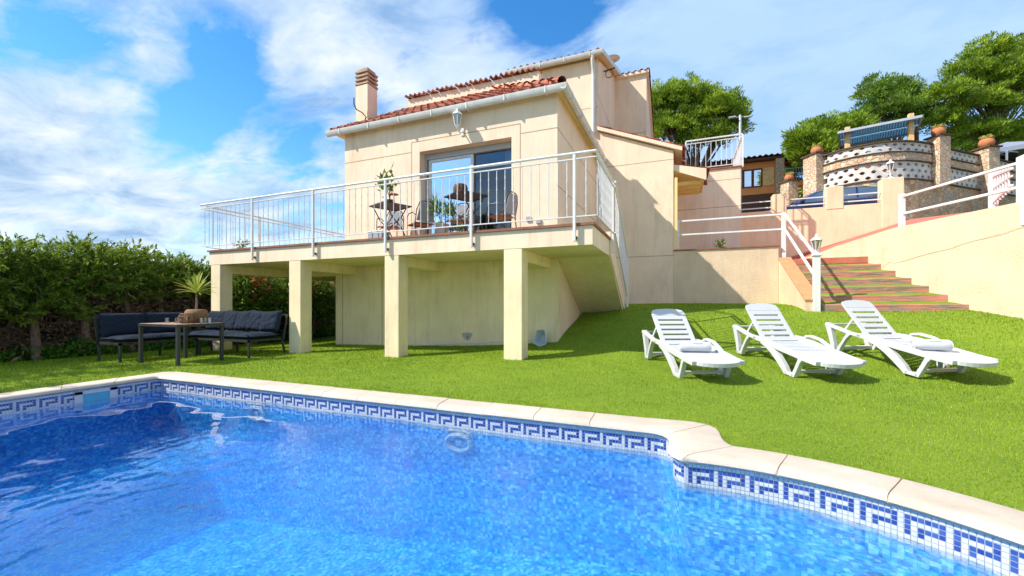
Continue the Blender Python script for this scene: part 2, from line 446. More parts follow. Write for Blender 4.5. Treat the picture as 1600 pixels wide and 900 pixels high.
def np_mesh(name, co, quads, mat, parent=None, tint=None, mats=None, midx=None):
    """One mesh from arrays: co (n,3), quads (m,4) or (m,3)."""
    me = bpy.data.meshes.new(name)
    co = np.asarray(co, dtype=np.float32); quads = np.asarray(quads, dtype=np.int32)
    k = quads.shape[1]; nf = len(quads)
    me.vertices.add(len(co)); me.vertices.foreach_set('co', co.ravel())
    me.loops.add(nf * k); me.loops.foreach_set('vertex_index', quads.ravel())
    me.polygons.add(nf); me.polygons.foreach_set('loop_start', np.arange(nf, dtype=np.int32) * k)
    me.update(calc_edges=True)
    for m in (mats or [mat]): me.materials.append(M[m])
    if midx is not None: me.polygons.foreach_set('material_index', np.asarray(midx, dtype=np.int32))
    if tint is not None:
        a = me.attributes.new('tint', 'FLOAT', 'FACE'); a.data.foreach_set('value', np.asarray(tint, dtype=np.float32))
    me.validate()
    o = bpy.data.objects.new(name, me); COL.objects.link(o)
    if parent: o.parent = parent
    return o

def empty(name, loc, label=None, cat=None, group=None, rz=0):
    o = bpy.data.objects.new(name, None); COL.objects.link(o); o.location = loc; o.rotation_euler = (0, 0, rz)
    o.empty_display_size = .2
    if label: tag(o, label, cat, group)
    return o
def tag(o, label, cat=None, group=None):
    o['label'] = label
    if cat: o['category'] = cat
    if group: o['group'] = group
    return o
def kind(o, k, label=None, cat=None):
    o['kind'] = k
    if label: o['label'] = label
    if cat: o['category'] = cat
    return o
def kids(o): return [c for c in bpy.data.objects if c.parent == o]
def copy_tree(o, loc, rz, label, parent=None):
    c = o.copy(); COL.objects.link(c)
    if parent is None:
        c.location = loc; c.rotation_euler = (0, 0, rz); c['label'] = label
    else: c.parent = parent
    for ch in kids(o): copy_tree(ch, None, 0, None, c)
    return c

# ------------------------------------------------------------------ camera
cam = bpy.data.cameras.new('camera'); co_ = bpy.data.objects.new('camera', cam); COL.objects.link(co_)
cam.sensor_width = 36; cam.lens = 36 * 650 / 1600; cam.shift_y = 25 / 1600; cam.clip_start = .05; cam.clip_end = 3000
YAW = math.atan2(.3764, .9265)
co_.location = (0, 0, 0); co_.rotation_euler = (PI / 2, 0, YAW)
S.camera = co_

def at(px, py, Y=None, X=None, z=None, d=None):
    """The point of the place that the photograph shows at (px, py) on a known plane (used to measure it)."""
    t = (px - 800) / 650; h = (475 - py) / 650
    dx, dy = -.3764 + .9265 * t, .9265 + .3764 * t
    if Y is not None: d = Y / dy
    elif X is not None: d = X / dx
    elif z is not None: d = z / h
    return Vector((dx * d, dy * d, h * d))
# ------------------------------------------------------------------ the lawn and the pool
WT = []                                             # things whose parts were written in world coordinates
def wthing(name, loc, label, cat, group=None):
    o = empty(name, loc, label, cat, group); WT.append(o); return o

CP = np.array([
 (-12,-1,-1.06),(-12,4,-1.10),(-12,9,-1.15),(-9.9,3.5,-1.03),(-9.9,6.2,-1.06),(-9.9,8,-1.08),(-9.9,12,-1.1),(-7.5,4.0,-1.02),(-7.46,6.2,-1.01),
 (-7.5,8,-.98),(-5.05,6.2,-.975),(-5.05,4,-1.01),(-2.67,6.2,-.90),(-2.6,5,-.97),(-2.6,4,-1.0),(-5.2,7.8,-.925),(-3.7,7.8,-.86),(-2.22,7.8,-.745),
 (-2.22,8.28,-.60),(-2.22,9.34,-.38),(-2.22,10.05,-.20),(-2.22,12,-.05),(-1.2,9.5,-.17),(-1.2,12,-.02),(-.2,12,0),(2.2,12,0),(-.2,3.9,-1.01),(-.2,5.3,-.975),
 (0,6.0,-.955),(0,6.9,-.86),(-1,7.1,-.80),(0,8,-.55),(0,9.66,-.13),(2.23,9.66,-.125),(2.0,6.2,-.95),(2.0,7.2,-.84),(2.2,8.3,-.50),(4.6,9.6,-.10),(4.85,8.82,-.234),
 (4.5,7.6,-.62),(4.5,6,-.93),(2.5,4,-1.0),(5,3,-1.0),(5,-1,-1.0),(0.5,3.6,-1.01),(-7.2,0,-1.01),(-7.2,-2,-1.01),(0,-2,-1.01),(6.5,7.2,-.55),(6,11,.2),(-8,14,-1.1),(0,14,.1),(5,14,.4)], dtype=float)
def tps(P, lam=.02):
    n = len(P); D = np.hypot(P[:, None, 0] - P[None, :, 0], P[:, None, 1] - P[None, :, 1])
    K = np.where(D > 0, D * D * np.log(D + 1e-9), 0) + lam * np.eye(n)
    Q = np.c_[np.ones(n), P[:, :2]]; A = np.block([[K, Q], [Q.T, np.zeros((3, 3))]])
    w = np.linalg.solve(A, np.r_[P[:, 2], 0, 0, 0]); return w
_W = tps(CP)
def hgt(x, y):
    x = np.asarray(x, dtype=float); y = np.asarray(y, dtype=float)
    sh = x.shape; x = x.ravel(); y = y.ravel()
    D = np.hypot(x[:, None] - CP[None, :, 0], y[:, None] - CP[None, :, 1])
    z = (np.where(D > 0, D * D * np.log(D + 1e-9), 0) @ _W[:len(CP)]) + _W[-3] + _W[-2] * x + _W[-1] * y
    return z.reshape(sh)
def gz(x, y): return float(hgt(np.array([x]), np.array([y]))[0])

# pool outline: matching points of the inner (tiled wall) and outer (grass) edge
POOLX0, POOLY1, YC = -6.75, 3.52, 1.35
pairs = [((-.25, 3.52), (-.25, 3.85)), ((-.17, 3.515), (-.05, 3.865)), ((-.11, 3.49), (.10, 3.868)), ((-.07, 3.44), (.20, 3.83)),
         ((-.05, 3.37), (.26, 3.74)), ((-.05, 3.27), (.275, 3.62)), ((-.05, 3.17), (.28, 3.50)), ((-.045, 3.09), (.29, 3.41)), ((-.02, 3.03), (.31, 3.355))]
for k in range(0, 61):
    a = 96 - k * (96 * 2) / 60
    ao = a if abs(a) <= 75 else math.copysign(75 + (abs(a) - 75) * 11 / 21, a)
    pairs.append(((.2 + 1.64 * math.cos(R(a)), YC + 1.64 * math.sin(R(a))), (.2 + 1.97 * math.cos(R(ao)), YC + 1.97 * math.sin(R(ao)))))
for a, b in pairs[8::-1]:
    pairs.append(((a[0], 2 * YC - a[1]), (b[0], 2 * YC - b[1])))
ymin = 2 * YC - POOLY1
pairs += [((POOLX0 + .04, ymin), (POOLX0 - .20, ymin - .33)), ((POOLX0, ymin + .04), (POOLX0 - .33, ymin - .2))]
pairs += [((POOLX0, POOLY1 - .04), (POOLX0 - .33, POOLY1 + .2)), ((POOLX0 + .012, POOLY1 - .012), (POOLX0 - .29, POOLY1 + .29)), ((POOLX0 + .04, POOLY1), (POOLX0 - .20, POOLY1 + .33))]
# clockwise seen from above starting on the long far edge
def resample(prs, step, off=0.0):
    I = np.array([p[0] for p in prs] + [prs[0][0]]); O = np.array([p[1] for p in prs] + [prs[0][1]])
    s = np.r_[0, np.cumsum(np.hypot(*np.diff(I, axis=0).T))]
    q = np.arange(off, s[-1], step)
    q = np.unique(np.r_[q, s[:-1]])
    f = lambda A: np.c_[np.interp(q, s, A[:, 0]), np.interp(q, s, A[:, 1])]
    return q, f(I), f(O), s[-1]
ZC, ZW, ZB = -1.0, -1.19, -1.05                      # coping top, water, underside of the coping

pool = wthing('swimming_pool', (-3.3, 1.35, -1.05), 'blue mosaic swimming pool with white Greek key tile border and pale stone edge', 'swimming pool')

def coping():
    q, I, O, tot = resample(pairs, .04)
    joints = np.arange(.22, tot, .50)
    g = .0022
    q2 = np.unique(np.r_[q[np.array([np.min(abs(joints - x)) > .015 for x in q])], joints - g * 1.6, joints - g, joints + g, joints + g * 1.6])
    f = lambda A: np.c_[np.interp(q2, q, A[:, 0]), np.interp(q2, q, A[:, 1])]
    I, O = f(I), f(O)
    ingap = np.array([np.min(abs(joints - x)) < g * 1.2 for x in q2])
    prof = [(.015, -1.052), (-.022, -1.046), (-.036, -1.028), (-.030, -1.006), (-.010, -.994), (.03, -.990), (.10, -.993), (.20, -.997), (.318, -1.0), (.333, -1.006), (.333, -1.12)]
    P = len(prof); n = len(q2)
    rot = rng.normal(0, .0012, len(joints) + 2)
    jid = np.searchsorted(joints, q2)
    V = np.zeros((n, P, 3))
    for j, (o, z) in enumerate(prof):
        V[:, j, :2] = I + (O - I) * (o / .33)
        V[:, j, 2] = z + rot[jid] + np.where(ingap & (1 <= j) & (j < P - 1), -.007, 0)
    idx = np.arange(n * P).reshape(n, P); nx = np.roll(idx, -1, axis=0)
    Q = np.stack([idx[:, :-1], idx[:, 1:], nx[:, 1:], nx[:, :-1]], -1).reshape(-1, 4)
    gm = np.repeat((ingap & np.roll(ingap, -1)).astype(int), P - 1)
    o = np_mesh('coping', V.reshape(-1, 3), Q, None, pool, mats=['coping', 'joint'], midx=gm)
    for p in o.data.polygons: p.use_smooth = True
    o.data.set_sharp_from_angle(angle=R(50))
coping()

def tile_band():
    T = .0254; unit = 7; g = .0040
    I = np.array([p[0] for p in pairs] + [pairs[0][0]]); s = np.r_[0, np.cumsum(np.hypot(*np.diff(I, axis=0).T))]
    pat = ['wwwwwww', 'bbbbbbw', 'bwwwwbw', 'bwbbbbw', 'bwbwwww', 'wwwwwww', 'wwwwwww', 'dbdbdbd']
    vs, fs, mi, ti = [], [], [], []
    nT = int(s[-1] / T)
    T = s[-1] / nT
    for c in range(nT):
        sa, sb = c * T + g / 2, (c + 1) * T - g / 2
        a = np.array([np.interp(sa, s, I[:, 0]), np.interp(sa, s, I[:, 1])]); b = np.array([np.interp(sb, s, I[:, 0]), np.interp(sb, s, I[:, 1])])
        d = b - a; d /= np.hypot(*d) + 1e-9; nrm = np.array([d[1], -d[0]])           # towards the water (path runs clockwise)
        if a[1] < .3 and a[0] > -6.6: continue
        a2 = a + nrm * .004; b2 = b + nrm * .004
        for r in range(8):
            zt = ZB - .002 - r * .0254; zb = zt - .0254 + g
            if r >= 7: continue
            k = pat[r][c % unit]; o = len(vs)
            vs += [(*a2, zb), (*b2, zb), (*b2, zt), (*a2, zt)]; fs.append((o, o + 1, o + 2, o + 3)); mi.append(0 if k == 'w' else 1); ti.append(rng.random())
    np_mesh('greek_key_border', vs, fs, None, pool, tint=ti, mats=['tile_white', 'tile_blue'], midx=mi)
tile_band()

def basin():
    mb = MB(); I = [p[0] for p in pairs]; n = len(I)
    ring = lambda z: [(x, y, z(x, y) if callable(z) else z) for x, y in I]
    fl = lambda x, y: -2.15 - .70 * min(1, max(0, (-x - .3) / 5))
    o = 0
    def ins(k, e):
        a = Vector(I[(k - 1) % n]); b = Vector(I[(k + 1) % n]); d = (b - a).normalized(); return (I[k][0] + d.y * e, I[k][1] - d.x * e)
    I2 = [ins(k, .10) for k in range(n)]; I1 = [ins(k, .03) for k in range(n)]
    mb.v += ring(ZB + .03) + [(x, y, fl(x, y) - .01) for x, y in I]
    for r in range(1): mb.f += [(r * n + i, r * n + (i + 1) % n, r * n + n + (i + 1) % n, r * n + n + i) for i in range(n)]; mb.m += [0] * n
    b = mb.build('basin_wall', 'mosaic', pool)
    # floor
    mb = MB(); tri = delaunay_2d_cdt([Vector((x, y)) for x, y in I], [(i, (i + 1) % n) for i in range(n)], [tuple(range(n))], 1, 1e-5)
    mb.v = [(v.x, v.y, fl(v.x, v.y) - .004) for v in tri[0]]; mb.f = [tuple(f) for f in tri[2]]; mb.m = [0] * len(mb.f)
    mb.build('basin_floor', 'mosaic', pool)
    # round entry steps, each a ring about the same centre
    for k, (r1, z) in enumerate(((1.0, -1.72), (1.30, -1.53), (1.64, -1.34))):
        r0 = (.66, 1.0, 1.30)[k]
        st = MB(); m = 48
        A0, A1 = R(97), R(-97)
        vv = []
        for i in range(m + 1):
            a = A0 + (A1 - A0) * i / m; c_, s_ = math.cos(a), math.sin(a)
            for r, zz in ((r0, -2.1), (r0, z), (r1 - .004, z), (r1 - .004, -2.1)): vv.append((.2 + r * c_, YC + r * s_, zz))
        ff = []
        for i in range(m):
            for j in range(4): ff.append((4 * i + j, 4 * i + (j + 1) % 4, 4 * i + 4 + (j + 1) % 4, 4 * i + 4 + j))
        ff += [(0, 1, 2, 3), (4 * m, 4 * m + 1, 4 * m + 2, 4 * m + 3)]
        st.add(vv, ff)
        # dark non-slip diamonds let into the tread
        st.use(1)
        for i in range(9):
            a = R(78 - i * 20 - k * 9); rr = r0 + .10; c = Vector((.2 + rr * math.cos(a), YC + rr * math.sin(a), z + .003))
            e1 = Vector((math.cos(a), math.sin(a), 0)); e2 = Vector((-e1.y, e1.x, 0))
            st.add([c + e1 * .055, c + e2 * .055, c - e1 * .055, c - e2 * .055], [(0, 1, 2, 3)])
        st.build('entry_step', ['mosaic', 'tile_dark'], pool)
basin()

# grout behind the key border
mb = MB(); I = [p[0] for p in pairs]; n = len(I)
def inset(k, e):
    a = Vector(I[(k - 1) % n]); b = Vector(I[(k + 1) % n]); d = (b - a).normalized(); return (I[k][0] + d.y * e, I[k][1] - d.x * e)
J = [inset(k, .002) for k in range(n)]
mb.v += [(x, y, ZB + .01) for x, y in J] + [(x, y, ZB - .182) for x, y in J]
mb.f += [(i, (i + 1) % n, n + (i + 1) % n, n + i) for i in range(n)]; mb.m += [0] * n
mb.build('border_grout', 'grout', pool)

# skimmer mouth in the short wall, nozzle rings and a lamp in the far wall
def skimmer():
    y0, y1 = 2.35, 2.98
    a = at(115, 600, X=POOLX0); b = at(183, 600, X=POOLX0); y0, y1 = a.y, b.y
    mb = MB(); x = POOLX0 + .006
    zt, zb = ZB - .012, ZB - .20
    mb.box(x, x + .012, y0, y1, zt - .04, zt); mb.box(x, x + .012, y0, y1, zb, zb + .04)
    mb.box(x, x + .012, y0, y0 + .08, zb, zt); mb.box(x, x + .012, y1 - .08, y1, zb, zt)
    sk = mb.build('skimmer', 'plastic', pool, bevel=.004)
    mb = MB(); mb.box(x - .012, x + .003, y0 + .08, y1 - .08, zb + .04, zt - .04); mb.build('skimmer_mouth', 'skim', sk)
skimmer()
def ringp(px, py, d_z, name):
    p = at(px, py, Y=POOLY1)
    mb = MB(); c = Vector((p.x, POOLY1 - .02, -1.33))
    mb.tube([c + Vector((math.cos(t) * .13, 0, math.sin(t) * .075)) for t in [2 * PI * i / 24 for i in range(24)]], .024, 6, closed=True)
    mb.box(c.x - .03, c.x + .03, c.y, c.y + .008, c.z - .03, c.z + .03)
    mb.build(name, 'plastic', pool, smooth=True)
ringp(718, 690, 0, 'return_nozzle'); ringp(403, 640, 0, 'return_nozzle')
p = at(35, 770, z=-2.78); mb = MB(); mb.lathe([(.15, 0), (.15, .02), (.12, .03), (.02, .03)], (p.x, p.y, -2.84), 28); mb.build('floor_drain', 'plastic', pool, smooth=True)
mb = MB(); mb.box(POOLX0 - .2, 2.1, ymin - .2, POOLY1 + .2, -3.1, -1.235); wb = mb.build('water', 'water_body'); kind(wb, 'structure')

# water: a rippled sheet, lively over the shallow end where the jets blow, calmer at the far left
def water_sheet():
    st = .018
    xs = np.arange(POOLX0 - .03, 1.92, st); ys = np.arange(ymin - .03, POOLY1 + .06, st); X, Y = np.meshgrid(xs, ys)
    P = np.array([p[0] for p in pairs]); x = X.ravel(); y = Y.ravel()
    # grow the outline a little so that the sheet runs into the walls
    Q = P + .02 * (np.array([p[1] for p in pairs]) - P) / .33
    c = np.zeros(len(x), bool); j = len(Q) - 1
    for i in range(len(Q)):
        t = (Q[i, 1] > y) != (Q[j, 1] > y)
        with np.errstate(divide='ignore', invalid='ignore'): xi = (Q[j, 0] - Q[i, 0]) * (y - Q[i, 1]) / (Q[j, 1] - Q[i, 1]) + Q[i, 0]
        c ^= t & (x < xi); j = i
    z = np.zeros(len(x)); calm = 1 / (1 + np.exp(-(x + 3.3 + .9 * np.sin(y * 1.3) + .5 * np.sin(x * 1.9)) * 1.6))
    rw_ = np.random.default_rng(5)
    for lam, slope, k, local in ((1.5, .013, 5, 0), (.75, .014, 7, 0), (.36, .012, 9, 0), (.26, .016, 10, 1), (.15, .030, 16, 1), (.095, .036, 18, 1)):
        for _ in range(k):
            l = lam * rw_.uniform(.75, 1.3); a = rw_.normal(R(62), R(26)) if not local else rw_.uniform(0, 2 * PI); kk = 2 * PI / l; ph = rw_.uniform(0, 2 * PI)
            w_ = np.sin(kk * (x * math.cos(a) + y * math.sin(a)) + ph + .5 * np.sin(x * 1.1 + y * .8 + ph)) * slope / kk * math.sqrt(2 / k) * 1.4
            z += w_ * (calm if local else 1)
    idx = np.arange(len(x)).reshape(X.shape); inn = c.reshape(X.shape)
    ok = inn[:-1, :-1] & inn[:-1, 1:] & inn[1:, 1:] & inn[1:, :-1]
    F = np.stack([idx[:-1, :-1], idx[:-1, 1:], idx[1:, 1:], idx[1:, :-1]], -1)[ok]
    used = np.unique(F); remap = np.zeros(len(x), int); remap[used] = np.arange(len(used))
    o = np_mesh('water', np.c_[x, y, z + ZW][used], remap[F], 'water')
    o.data.polygons.foreach_set('use_smooth', np.ones(len(o.data.polygons), bool))
    kind(o, 'structure')
water_sheet()

# lawn sheet with a hole for the pool
def lawn():
    O = [p[1] for p in pairs]; n = len(O)
    xs = np.arange(-14, 7.01, .3); ys = np.arange(-4, 13.6, .3)
    pts = [Vector(p) for p in O]; m = len(pts)
    cx = np.array([p[0] for p in O]); cy = np.array([p[1] for p in O])
    def inside(x, y):
        c = False; j = n - 1
        for i in range(n):
            if (cy[i] > y) != (cy[j] > y) and x < (cx[j] - cx[i]) * (y - cy[i]) / (cy[j] - cy[i]) + cx[i]: c = not c
            j = i
        return c
    for x in xs:
        for y in ys:
            if not inside(x, y) and np.min(np.hypot(cx - x, cy - y)) > .12: pts.append(Vector((x, y)))
    r = delaunay_2d_cdt(pts, [(i, (i + 1) % n) for i in range(n)], [], 0, 1e-5)
    V = r[0]; fs = []
    for f in r[2]:
        c = sum((V[i] for i in f), Vector((0, 0))) / len(f)
        if not inside(c.x, c.y): fs.append(tuple(f))
    z = hgt(np.array([v.x for v in V]), np.array([v.y for v in V]))
    z = np.minimum(z, 9)
    e = np.array([np.min(np.hypot(cx - v.x, cy - v.y)) for v in V])
    z = np.where(e < .5, z * (e / .5) + (-1.022) * (1 - e / .5), z)
    mb = MB(); mb.v = [(v.x, v.y, float(zz)) for v, zz in zip(V, z)]; mb.f = fs; mb.m = [0] * len(fs)
    o = mb.build('lawn', 'lawn', smooth=2); kind(o, 'structure')
    for p in o.data.polygons:
        pass
    return inside
INSIDE = lawn()

def blades(n=360000):
    """Turf fibres, denser towards the near edge of the lawn."""
    r = 2.6 + (13.5 - 2.6) * rng.random(n) ** 1.25
    ang = YAW + PI / 2 + (rng.random(n) - .5) * R(112)
    x = np.cos(ang) * r; y = np.sin(ang) * r
    O = np.array([p[1] for p in pairs])
    ok = np.ones(n, bool)
    # outside the coping
    c = np.zeros(n, bool); j = len(O) - 1
    for i in range(len(O)):
        t = (O[i, 1] > y) != (O[j, 1] > y)
        with np.errstate(divide='ignore', invalid='ignore'):
            xi = (O[j, 0] - O[i, 0]) * (y - O[i, 1]) / (O[j, 1] - O[i, 1]) + O[i, 0]
        c ^= t & (x < xi); j = i
    ok &= ~c
    ok &= ~((x > -2.2) & (y > 11.95)) & ~((x > 2.2) & (y > 9.6)) & (y < 12.5) & ~((x < -2.2) & (x > -7.8) & (y > 7.8)) & (x > -11.3)
    ok &= ~(x > 4.9 - .3286 * (y - 9.6) - .3)
    x, y, r = x[ok], y[ok], r[ok]; n = len(x)
    z = hgt(x, y); e = np.full(n, 9.0)
    for px_, py_ in O[:: 2]: e = np.minimum(e, np.hypot(x - px_, y - py_))
    z = np.where(e < .5, z * (e / .5) + (-1.022) * (1 - e / .5), z)
    k = np.clip(r / 5, .7, 2.4)
    a = rng.random(n) * 2 * PI; w = .0026 * k * (.7 + .6 * rng.random(n)); h = .018 * (.6 + .7 * rng.random(n)) * np.clip(k, .9, 1.5)
    lean = .8 * h; la = a + rng.normal(1.2, .7, n)
    P0 = np.c_[x - np.cos(a) * w, y - np.sin(a) * w, z - .004]; P1 = np.c_[x + np.cos(a) * w, y + np.sin(a) * w, z - .004]
    P2 = np.c_[x + np.cos(la) * lean * rng.random(n), y + np.sin(la) * lean * rng.random(n), z + h]
    co = np.stack([P0, P1, P2], 1).reshape(-1, 3)
    pat = .5 + .35 * np.sin(x * 1.3 + 2 * np.sin(y * .9)) * np.sin(y * 1.7 + x * .4)
    o = np_mesh('grass', co, np.arange(3 * n).reshape(n, 3), 'blade', tint=np.clip(.50 * pat + .12 * np.sin(x * 7 + 3 * np.sin(y * 5)) + rng.normal(.27, .25, n), 0, 1))
    kind(o, 'stuff', 'short bright green artificial turf covering the garden', 'grass')
blades()

# the land beyond
mb = MB(); mb.box(-900, 900, -900, 900, -3.3, -2.9); kind(mb.build('ground', 'ground'), 'structure')
mb = MB(); mb.prism([(-.5, 16.2, 0), (40, 16.2, 0), (40, 60, 0), (-.5, 60, 0)], (0, 0, 2.55)); kind(mb.build('street', 'street'), 'structure')
nx_, ny_ = 60, 60
xs = np.linspace(-20, 90, nx_); ys = np.linspace(21.5, 120, ny_); X, Y = np.meshgrid(xs, ys)
Z = 2.4 + np.clip((Y - 24) * .22 + np.clip(X - 6, 0, 40) * .16, 0, 9.5) + .25 * np.sin(X * .7) * np.sin(Y * .5)
idx = np.arange(nx_ * ny_).reshape(ny_, nx_)
Q = np.stack([idx[:-1, :-1], idx[:-1, 1:], idx[1:, 1:], idx[1:, :-1]], -1).reshape(-1, 4)
kind(np_mesh('hillside', np.c_[X.ravel(), Y.ravel(), Z.ravel()], Q, 'ground'), 'structure')
# ------------------------------------------------------------------ the villa
XL, XR, YF, YB = -7.53, -2.22, 7.8, 12.0          # front block
FL = 1.22                                          # terrace floor
villa = wthing('villa', (-4.9, 7.8, -.9), 'cream rendered villa with a raised terrace on square pillars and red tiled roofs', 'house')

# upper front wall with the door opening
DX0, DX1, DZ = -5.387, -3.18, 3.385
mb = MB()
mb.box(XL, DX0, YF, YF + .25, .95, 4.11); mb.box(DX1, XR, YF, YF + .25, .95, 4.11); mb.box(DX0, DX1, YF, YF + .25, DZ, 4.11)
mb.box(XL, XL + .22, YF + .25, YB, .95, 4.11)
mb.box(XR - .22, XR, YF + .25, YB, -1.3, 4.11)
mb.use(1)
j = .009
def hj(x0, x1, z, y=YF): mb.box(x0, x1, y - .002, y + .01, z - j, z + j)
def vj(x, z0, z1, y=YF): mb.box(x - j, x + j, y - .0021, y + .01, z0, z1)
hj(XL, -5.60, 3.40); hj(-2.99, XR, 3.42); vj(-5.60, 1.2, 3.62); vj(-2.99, 1.2, 3.62); hj(-5.60, -2.99, 3.62)
for yy in ():
    pass
mb.box(XR - .01, XR + .002, YF, YB, 3.41, 3.428)
mb.box(XR - .01, XR + .002, YF, YB, 2.30, 2.318)
mb.build('upper_wall', ['stucco', 'joint'], villa)

# ground storey under the terrace
mb = MB()
mb.box(-7.82, -5.86, YF, YF + .25, -1.4, .95); mb.box(-5.70, XR - .22, YF, YF + .25, -1.4, .95)
mb.box(-5.86, -5.70, YF + .12, YF + .3, .70, .95)
mb.box(-7.82, -7.6, YF + .25, YB, -1.4, .95)
mb.box(XR - .22, XR, YF, YF + .25, -1.3, .95)
mb.use(1); vj(-6.42, -1.2, .8); vj(-7.6, -1.2, .9)
mb.box(-7.82, XR, YF - .012, YF, -1.2, -.86) if False else None
lw = mb.build('lower_wall', ['stucco_pale', 'joint'], villa)
mb = MB(); mb.box(-5.86, -5.70, YF + .10, YF + .14, -1.2, .70); mb.build('cellar_door', 'blue_door', villa)
# a broken patch with a pipe stub
mb = MB(); c = at(730, 525, Y=YF)
mb.add([(c.x + .11 * math.cos(a) * (1 + .3 * math.sin(3 * a)), YF - .004, c.z + .10 * math.sin(a) * (1 + .25 * math.cos(2 * a))) for a in [2 * PI * i / 14 for i in range(14)]], [tuple(range(14))])
mb.tube([(c.x, YF + .02, c.z + .01), (c.x, YF - .07, c.z + .01), (c.x, YF - .08, c.z - .06)], .02, 8)
mb.build('pipe_stub', 'alu', villa, smooth=True)

# terrace slab (L round the left corner) and its brown tiled edge
SX0, SX1, SY0 = -9.98, -1.223, 6.2
mb = MB()
mb.box(SX0, SX1, SY0, YF - .004, .89, 1.18); mb.box(SX0, XL - .004, YF - .004, 12.4, .89, 1.18)
mb.build('terrace_slab', 'stucco', villa)
mb = MB()
mb.box(SX0 - .03, SX1 + .03, SY0 - .035, YF - .004, 1.182, FL); mb.box(SX0 - .03, XL - .004, YF - .004, 12.4, 1.182, FL)
mb.use(1); mb.box(SX0 + .25, SX1 - .25, SY0 + .25, YF - .006, FL, FL + .004)
mb.build('terrace_floor', ['nosing', 'terrace_tile'], villa)
# pillars and cross beams
PX = [-9.93, -7.47, -5.05, -2.665]
for k, x in enumerate(PX):
    mb = MB(); mb.box(x, x + .315, SY0 + .004, SY0 + .285, -1.5, .888)
    if k == 1: mb.prism([(x - .02, SY0 + .006, -1.5), (x + .02, SY0 + .006, -1.5), (x + .004, SY0 + .006, -.72), (x - .001, SY0 + .006, -.72)], (0, .27, 0))
    mb.build('pillar', 'stucco_pale', villa, bevel=.006, segs=1)
    mb = MB(); mb.box(x + .02, x + .30, SY0 + .285, YF if k else 12, .70, .888)
    mb.build('beam', 'stucco_pale', villa)
mb = MB(); mb.box(SX0 + .2, XL - .3, YF + .1, YF + .35, .70, .888); mb.build('beam', 'stucco_pale', villa)
mb = MB(); mb.box(-9.9, -7.6, 12.0, 12.3, -1.4, .888); mb.build('rear_support_wall', 'stucco_pale', villa)

# outside stair down the right flank: sloping slab, stringer, treads
st0, st1 = (7.80, .93), (9.80, -.20)
mb = MB()
y0, z0, y1, z1 = 7.80, .91, 9.80, -.20
mb.prism([(XR + .004, y0, z0), (XR + .004, y1, z1), (XR + .004, y1 + .15, z1), (XR + .004, y1 + .15, z1 + .26), (XR + .004, y0, 1.178)], (SX1 - XR - .01, 0, 0))
mb.build('stair_slab', 'stucco_pale', villa)
mb = MB(); n = 8
for i in range(n):
    yy = y0 + i * (y1 - y0) / n; zz = FL - (i + 1) * (FL - .10) / n
    mb.box(XR + .006, SX1 - .10, yy, yy + .27, zz - .04, zz)
mb.build('stair_treads', 'nosing', villa)
mb = MB(); mb.prism([(SX1 - .07, y0 + .003, z0 + .02), (SX1 - .07, y1 + .16, z1 + .0), (SX1 - .07, y1 + .16, z1 + .36), (SX1 - .07, y0 + .003, 1.34)], (.085, 0, 0))
mb.build('stair_stringer', 'stucco', villa)

# roofs --------------------------------------------------------------
def tile_roof(name, O, u, v, W, Lh, parent, keep=None, pitch=.21, course=.36):
    """Barrel tiles over a rectangle: O lower left corner, u along the eave, v up the slope."""
    O = Vector(O); u = Vector(u).normalized(); v = Vector(v).normalized(); nrm = u.cross(v)
    if nrm.z < 0: nrm = -nrm
    nu = max(2, int(round(W / pitch))); K = 8; pu = W / nu
    nv = max(1, int(round(Lh / course))); pv = Lh / nv
    co = []; quads = []
    prof = []
    for j in range(K + 1):
        t = j / K
        prof.append((t, .055 * math.sin(PI * min(1, t / .62)) if t < .62 else -.028 * math.sin(PI * (t - .62) / .38)))
    for c in range(nv):
        for i in range(nu):
            jit = rng.normal(0, .006); jj = rng.normal(0, .012)
            base = len(co)
            for e, (vv, lift, taper) in enumerate(((c * pv - .03 + jj, .030, 1.0), ((c + 1) * pv + .01, .0, .9))):
                for (t, h) in prof:
                    tt = .5 + (t - .5) * taper if t < .62 else t
                    p = O + u * ((i + tt) * pu) + v * vv + nrm * (h * taper + lift + jit + .03)
                    co.append(p[:])
            # thickness at the lower lip
            for (t, h) in prof:
                p = O + u * ((i + t) * pu) + v * (c * pv - .03 + jj) + nrm * (h * .72 + .012 + jit + .02)
                co.append(p[:])
            if keep:
                m = O + u * ((i + .5) * pu) + v * ((c + .5) * pv)
                if not keep(m): del co[base:]; continue
            k = K + 1
            for q in range(K):
                quads.append((base + q, base + q + 1, base + k + q + 1, base + k + q))
                quads.append((base + 2 * k + q, base + 2 * k + q + 1, base + q + 1, base + q))
    o = np_mesh(name, co, quads, 'roof', parent)
    for p in o.data.polygons: p.use_smooth = True
    o.data.set_sharp_from_angle(angle=R(45))
    return o

EX0, EX1, EY, EZ = -7.85, -2.10, 7.70, 4.15
sl = .61
rf = MB()
